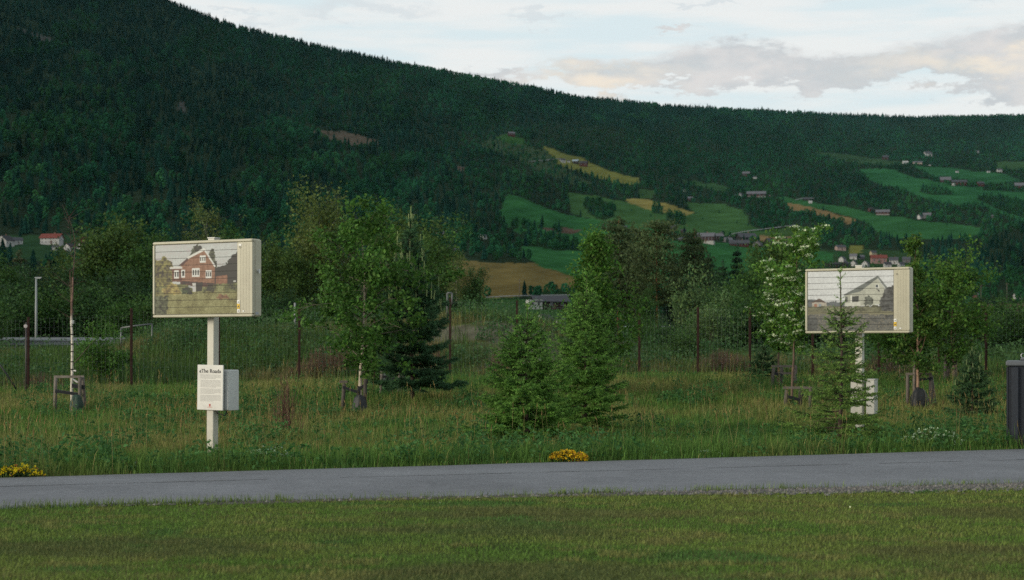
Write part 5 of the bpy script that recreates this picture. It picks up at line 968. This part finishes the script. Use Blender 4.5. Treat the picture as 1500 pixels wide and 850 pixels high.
# ------------------------------------------------------------------ houses and farms in the valley
WHT = (.36, .36, .35); DRK = (.022, .020, .021); RED = (.065, .022, .020); GRY = (.10, .10, .105); BRN = (.034, .025, .021); PUR = (.055, .03, .034)
RTILE = (.15, .045, .036); RGREY = (.062, .065, .075); RDARK = (.045, .045, .050); RLIGHT = (.12, .12, .135)
def house(px, py, wpx, label, wall=WHT, roof=RDARK, cat='house', yaw=0.0, dep=.75, hw=.45, hr=.28, nwin=3, rows=1, base=None, chimney=True, name=None, group='houses on the far slope', door=True, roof_over=.06):
    """wpx wide in the photo, its foot at (px, py) on the slope"""
    Y = float(hill_Y(px, py)); p = at(px, py, Y); w = wpx * .84 * Y / F; d = w * dep; h = w * hw; rh = w * hr; yw = math.radians(yaw)
    th = thing(name or {'barn': 'barn', 'house': 'house', 'cabin': 'cabin', 'shed': 'shed', 'farmhouse': 'farmhouse'}.get(cat, 'house'), label, cat, tuple(p), yw, group)
    g = Geo(); a, b = w / 2, d / 2
    V = [(-a, -b, -h * .5), (a, -b, -h * .5), (a, b, -h * .5), (-a, b, -h * .5), (-a, -b, h), (a, -b, h), (a, b, h), (-a, b, h), (-a, 0, h + rh), (a, 0, h + rh)]
    g.add(V, [(0, 1, 5, 4), (2, 3, 7, 6), (3, 2, 1, 0)], wall); g.F.append((np.array([(1, 2, 6, 9, 5), (3, 0, 4, 8, 7)]), 0, False)); g.build('wall', M_HOUSE, th)
    if base is not None:
        q = Geo(); q.box((0, 0, -h * .05), (w * 1.02, d * 1.02, h * .62), base); q.build('foundation', M_HOUSE, th)
    o = w * roof_over; th_ = max(.12, w * .012); sl = rh / b; R = Geo()
    for s in (-1, 1):
        e = (-a - o, s * (b + o), h - sl * o + th_ * .3); f = (a + o, s * (b + o), h - sl * o + th_ * .3); k = (a + o, 0, h + rh + th_ * .3); l = (-a - o, 0, h + rh + th_ * .3); up = np.array([0, 0, th_])
        B = np.array([e, f, k, l]); T_ = B + up; F8 = [(0, 1, 2, 3), (7, 6, 5, 4), (0, 4, 5, 1), (1, 5, 6, 2), (3, 7, 4, 0)]
        if s > 0: F8 = [x[::-1] for x in F8]
        R.add(np.concatenate([B, T_]), [x[::-1] for x in F8], roof)
    ro = R.build('roof', M_HOUSE, th)
    if chimney and w > 5:
        c = Geo(); c.box((a * .3, b * .12, h + rh * 1.05), (w * .06, w * .06, rh * .7), (.16, .10, .08)); c.build('chimney', M_HOUSE, ro)
    def win(x, y, z, ww, hh, side):
        q = Geo(); n = .06 * max(1, w / 12)
        if side == 0: q.box((x, y - n / 2, z), (ww * 1.22, n, hh * 1.15), (.26, .26, .25) if sum(wall) < .8 else (.4, .4, .38)); f_ = q.build('window', M_HOUSE, th); q = Geo(); q.box((x, y - n, z), (ww, n * .8, hh), (.03, .04, .05)); q.build('pane', M_GLASS, f_)
        else:
            s_ = side; q.box((x + s_ * n / 2, y, z), (n, ww * 1.22, hh * 1.15), (.26, .26, .25) if sum(wall) < .8 else (.4, .4, .38)); f_ = q.build('window', M_HOUSE, th); q = Geo(); q.box((x + s_ * n, y, z), (n * .8, ww, hh), (.03, .04, .05)); q.build('pane', M_GLASS, f_)
    ww = min(w / (nwin + 1) * .27, 1.1 * w / 10); hh = h * .26 / rows * (1.25 if rows == 1 else 1.1)
    for r_ in range(rows):
        for i in range(nwin): win(-a + w * (i + .5 + .0) / nwin, -b, h * ((r_ + .58) / rows), ww, hh, 0)
    if wpx >= 9:
        sg = 1 if yaw >= 0 else -1   # the gable that faces the path
        sg = -1 if yaw > 0 else 1
        for yy in (-.22, .22): win(sg * a, yy * d, h * .55, ww, hh, sg)
        win(sg * a, 0, h + rh * .35, ww * .9, hh * .8, sg)
        if door: q = Geo(); q.box((w * .09, -b - .05, h * .27), (w * .075, .12, h * .54), (.10, .06, .05)); q.build('door', M_HOUSE, th)
    return th
# village at the left
house(76, 358, 34, 'white two storey house with a long red tiled roof at the left', WHT, RTILE, yaw=-8, dep=.6, hw=.33, hr=.20, nwin=5, rows=2)
house(8, 361, 20, 'white gabled house at the left margin of the village', WHT, RDARK, yaw=62, dep=1.1, hw=.5, hr=.42, nwin=3)
house(25, 358, 17, 'white house with a dark roof second from the left margin', WHT, RGREY, yaw=30, hw=.4, nwin=3)
house(80, 366, 11, 'small white annex below the red roofed white house', WHT, RGREY, yaw=10, nwin=2)
house(102, 367, 13, 'white gabled cottage half hidden behind the bare birch', WHT, RDARK, yaw=55, dep=1.2, hr=.45, nwin=2)
house(121, 366, 13, 'white gabled house right behind the bare birch', WHT, RGREY, yaw=60, dep=1.2, hr=.45, nwin=2); house(128, 359, 17, 'dark red house with a red roof above the white gabled one by the bare birch', RED, RTILE, yaw=50, hr=.4)
house(135, 379, 22, 'pale flat looking house lowest in the village by the bare birch', (.45, .46, .47), RGREY, yaw=5, hw=.36, hr=.10, nwin=5, rows=2); house(126, 406, 9, 'tiny white shed among the trees under the village', WHT, RGREY, 'shed', yaw=30, nwin=1)
house(160, 352, 12, 'dim grey house among the trees above the olive trees', GRY, RDARK, yaw=20, nwin=2); house(184, 354, 14, 'dim brown roofed house right of the village', GRY, BRN, yaw=-20, nwin=2)
# inside the wood left of the ochre field
house(707, 350, 10, 'white house standing alone in the wood above the ochre field', WHT, RGREY, yaw=55, dep=1.1, hr=.4, nwin=2); house(689, 346, 8, 'low white shed left of the lone white house in the wood', WHT, RGREY, 'shed', yaw=0, hw=.3, nwin=2); house(645, 346, 14, 'grey roofed shed at the edge of the wood', GRY, RLIGHT, 'shed', yaw=10, hw=.28, nwin=2); house(668, 367, 9, 'grey shed roof just above the ochre field', GRY, RLIGHT, 'shed', yaw=0, hw=.25, nwin=2)
# on the upper slope
house(749, 200, 11, 'red cabin with a light roof highest on the rough pasture', RED, RLIGHT, 'cabin', yaw=15); house(824, 238, 9, 'white house at the left end of the yellow hill field', WHT, RGREY, yaw=20, nwin=2); house(833, 238, 5, 'tiny white shed right of the white house on the hill field', WHT, RGREY, 'shed', nwin=1)
house(843, 240, 10, 'house with a pale blue roof on the yellow hill field', BRN, (.25, .32, .36), yaw=-15, nwin=2); house(855, 244, 13, 'dark red barn on the yellow hill field', RED, RDARK, 'barn', yaw=-15, nwin=2, chimney=False)
# barn by the ochre field
house(805, 453, 60, 'long dark brown barn with a whitewashed stone end below the ochre field', (.03, .02, .018), RGREY, 'barn', yaw=18, dep=.34, hw=.25, hr=.13, nwin=3, rows=1, chimney=False)
q = on_hill(781, 452); o = Geo(); o.box((0, 0, 0), (5.2, 3.2, 3.4), WHT); o.box((-1.2, -1.63, .3), (.8, .1, 1.1), (.05, .05, .05)); o.box((1.2, -1.63, .3), (.8, .1, 1.1), (.05, .05, .05)); ob = o.build('stone_annex', M_HOUSE); ob.location = (q[0] + .3, q[1] - 4.2, q[2] + 1.3); ob.rotation_euler = (0, 0, math.radians(18)); tag(ob, 'whitewashed stone lower storey at the left end of the brown barn', 'annex')
house(797, 474, 22, 'white gabled house right below the brown barn', WHT, RDARK, yaw=48, dep=1.4, hw=.3, hr=.4, nwin=3); house(822, 475, 18, 'white shed with dark roof right of the house below the barn', WHT, RDARK, 'shed', yaw=10, hw=.3, hr=.2, nwin=3); house(722, 472, 10, 'pale low hut left of the low broad spruce, beyond the bank', (.4, .4, .38), RGREY, 'hut', hw=.3, nwin=2)
# farm on the green terrace
house(912, 335, 15, 'long dark shed in the green field above the pines', DRK, RGREY, 'shed', yaw=-8, hw=.2, hr=.12, chimney=False); house(981, 343, 21, 'dark log house under trees left of the farm', BRN, RGREY, yaw=-22, nwin=4); house(1001, 342, 9, 'small dark store house right of the dark log house', BRN, RDARK, 'store house', yaw=-10, nwin=1, hr=.35); house(1000, 352, 15, 'low grey shed below the dark log house', GRY, RLIGHT, 'shed', hw=.16, hr=.12, nwin=2)
house(1032, 356, 33, 'broad farmhouse with grey roof over a white lower storey', PUR, RLIGHT, 'farmhouse', yaw=-14, dep=.6, hw=.34, hr=.18, nwin=6, base=(.30, .30, .28)); house(1052, 352, 16, 'grey roofed wing behind the broad farmhouse', BRN, RLIGHT, 'barn', yaw=12, nwin=3); house(1058, 343, 5, 'tiny dark hut above the broad farmhouse', BRN, RLIGHT, 'hut', nwin=1)
house(1083, 361, 32, 'long red house with grey roof in the farm row', RED, RGREY, 'house', yaw=-5, dep=.45, hw=.17, hr=.16, nwin=7); house(1093, 354, 30, 'large dark gabled building behind the long red house', DRK, RGREY, 'barn', yaw=16, dep=.7, hw=.24, hr=.24, nwin=5); house(1066, 355, 14, 'pale roofed shed at the left of the large dark building', GRY, RLIGHT, 'shed', yaw=24, hw=.3)
house(1110, 362, 12, 'grey gabled house right of the long red house', GRY, RGREY, yaw=60, dep=1.2, hr=.4, nwin=2); house(1128, 361, 17, 'dark house with pale gable edges, right of the grey gabled one', DRK, RGREY, yaw=40, hr=.36); house(1155, 358, 13, 'dark gabled house at the right end of the farm row', DRK, RGREY, yaw=50, hr=.4, nwin=2); house(1164, 358, 9, 'small dark gabled house furthest right in the farm row', DRK, RGREY, yaw=48, hr=.4, nwin=1)
# hillside farms
house(1108, 289, 30, 'long purple red barn with a light roof over pale foundations', PUR, RLIGHT, 'barn', yaw=-10, dep=.4, hw=.20, hr=.13, nwin=5, base=(.22, .21, .2), chimney=False); house(1085, 288, 7, 'white house left of the purple red barn', WHT, RGREY, yaw=50, hr=.45, nwin=1); house(1077, 288, 4, 'tiny white shed left of the white house at the purple barn', WHT, RGREY, 'shed', nwin=1); house(1129, 289, 5, 'tiny red shed right of the purple red barn', RED, RLIGHT, 'shed', nwin=1)
house(1093, 259, 12, 'grey roofed house in the wood above the purple red barn', PUR, RLIGHT, yaw=-15, nwin=2); house(1106, 262, 6, 'small white shed in the wood above the purple red barn', WHT, RGREY, 'shed', nwin=1); house(1003, 281, 6, 'lone white house in the wood above the ochre strip', WHT, RGREY, nwin=1); house(1011, 294, 9, 'reddish farmhouse at the wood edge above the ochre strip', PUR, RLIGHT, yaw=10, nwin=2)
house(1187, 298, 6, 'bright white shed above the brown strip field', WHT, WHT, 'shed', nwin=1); house(1181, 294, 10, 'dark roofed barn above the brown strip field', DRK, RGREY, 'barn', hw=.25, nwin=2)
house(1293, 315, 22, 'red barn with pale base in the wood edge at the right', RED, RLIGHT, 'barn', yaw=-12, dep=.45, hw=.24, hr=.17, nwin=4, base=(.22, .21, .2), chimney=False); house(1276, 310, 9, 'dark red house left of the red barn at the wood edge', RED, RDARK, yaw=20, nwin=2)
house(1347, 321, 9, 'white house between trees right of the red barn', WHT, RGREY, yaw=50, hr=.4, nwin=2); house(1358, 320, 13, 'grey house right of the white one between the trees', GRY, RLIGHT, yaw=-15, nwin=3); house(1453, 319, 6, 'tiny grey hut in the wood at the right', GRY, RLIGHT, 'hut', nwin=1)
house(1385, 267, 17, 'grey roofed barn on the big green slope', PUR, RLIGHT, 'barn', yaw=-10, dep=.5, hw=.25, nwin=3, chimney=False); house(1405, 271, 24, 'long red barn on the big green slope', RED, RGREY, 'barn', yaw=-8, dep=.4, hw=.22, hr=.13, nwin=4, chimney=False); house(1397, 272, 5, 'white shed in front of the long red barn', WHT, WHT, 'shed', nwin=1); house(1436, 273, 11, 'red house right of the long red barn', RED, RGREY, yaw=12, nwin=2); house(1494, 275, 17, 'red barn at the right margin of the big green slope', RED, RLIGHT, 'barn', yaw=-8, dep=.5, hw=.22, nwin=3, chimney=False)
house(1359, 229, 12, 'white house highest on the right slope', WHT, RGREY, yaw=10, hw=.4, nwin=3); house(1326, 240, 9, 'white shed roof left of the long pale greenhouse', WHT, WHT, 'shed', hw=.25, nwin=2); house(1344, 240, 15, 'long pale roofed barn on the right slope', (.4, .33, .28), RLIGHT, 'barn', dep=.4, hw=.16, hr=.12, nwin=4, chimney=False); house(1362, 243, 3.5, 'tiny white hut below the long pale barn', WHT, RGREY, 'hut', nwin=1)
house(1402, 253, 5, 'tiny white house in the upper green field', WHT, RGREY, nwin=1); house(1448, 253, 5, 'tiny white house at the right of the upper green field', WHT, RGREY, nwin=1); house(1464, 252, 8, 'white farmhouse near the right margin of the upper field', WHT, RGREY, 'farmhouse', nwin=2); house(1432, 224, 6, 'tiny pale house in the high wood at the right', WHT, RGREY, nwin=1); house(1297, 234, 10, 'dim red house at the left of the upper right fields', PUR, RGREY, nwin=2)
# village behind the white house sign
VG = 'houses of the village behind the right sign'
for a in [(1231, 367, 16, 'pale red house above the village behind the right sign', (.30, .22, .2), RGREY, 10), (1234, 384, 12, 'white gabled house at the upper left of the village behind the right sign', WHT, RGREY, 55), (1222, 392, 16, 'dark house at the left end of the village behind the right sign', DRK, RDARK, 15), (1240, 392, 13, 'dark gabled house in the lower row of the village behind the right sign', DRK, RGREY, 40),
          (1250, 380, 12, 'grey roofed white house in the upper row of the village behind the right sign', WHT, RLIGHT, -15), (1251, 390, 12, 'white gabled house left of the post of the right sign', WHT, RGREY, 60), (1268, 391, 13, 'white gabled house right of the post of the right sign', WHT, RGREY, 62), (1262, 380, 9, 'small grey house above the post of the right sign', GRY, RLIGHT, 10),
          (1287, 386, 26, 'wide red roofed house in the village behind the right sign', (.22, .14, .13), RTILE, -6), (1279, 374, 10, 'small yellowish house above the wide red roofed one', (.35, .3, .2), RGREY, 20), (1309, 387, 15, 'white house right of the wide red roofed one', WHT, RGREY, -12), (1320, 391, 10, 'white house at the right end of the village behind the right sign', WHT, RGREY, 20), (1300, 392, 12, 'low white house in front of the wide red roofed one', WHT, RDARK, 5), (1328, 385, 13, 'dim grey house at the upper right end of the village', GRY, RGREY, -20), (1212, 391, 8, 'tiny dark shed left of the village behind the right sign', DRK, RDARK, 0)]:
    house(a[0], a[1], a[2], a[3], a[4], a[5], yaw=a[6], hw=.36 if a[2] > 15 else .45, hr=.2 if a[2] > 15 else .34, nwin=3 if a[2] > 11 else 2, group=VG)
house(1491, 438, 13, 'white house with a dark roof above the brown heath at the right', WHT, RDARK, yaw=12, hw=.5, hr=.25, nwin=2, rows=1); house(1384, 420, 16, 'grey roofed house behind the rounded dense birch', GRY, RGREY, yaw=40, hr=.4); house(1428, 437, 12, 'brick red shed left of the brown heath', (.16, .07, .05), RGREY, 'shed', yaw=-10, nwin=2)
def upole(px, py, h, label):
    p = on_hill(px, py); th = thing('utility_pole', label, 'pole', tuple(p), 0, 'wooden utility poles in the valley'); g = Geo(); g.tube(np.array([(0, 0, -.5), (0, 0, h / 2), (0, 0, h)]), [.16, .14, .12], 7, (.10, .085, .07)); g.build('pole', M_WOODW, th); g = Geo(); g.box((0, 0, h - .6), (1.8, .12, .14), (.10, .085, .07)); g.build('crossarm', M_WOODW, th)
upole(761, 436, 7.5, 'wooden utility pole at the lower edge of the ochre field'); upole(1437, 443, 8, 'utility pole before the trees above the brown heath'); upole(1475, 443, 8.5, 'utility pole nearest the white house on the heath')
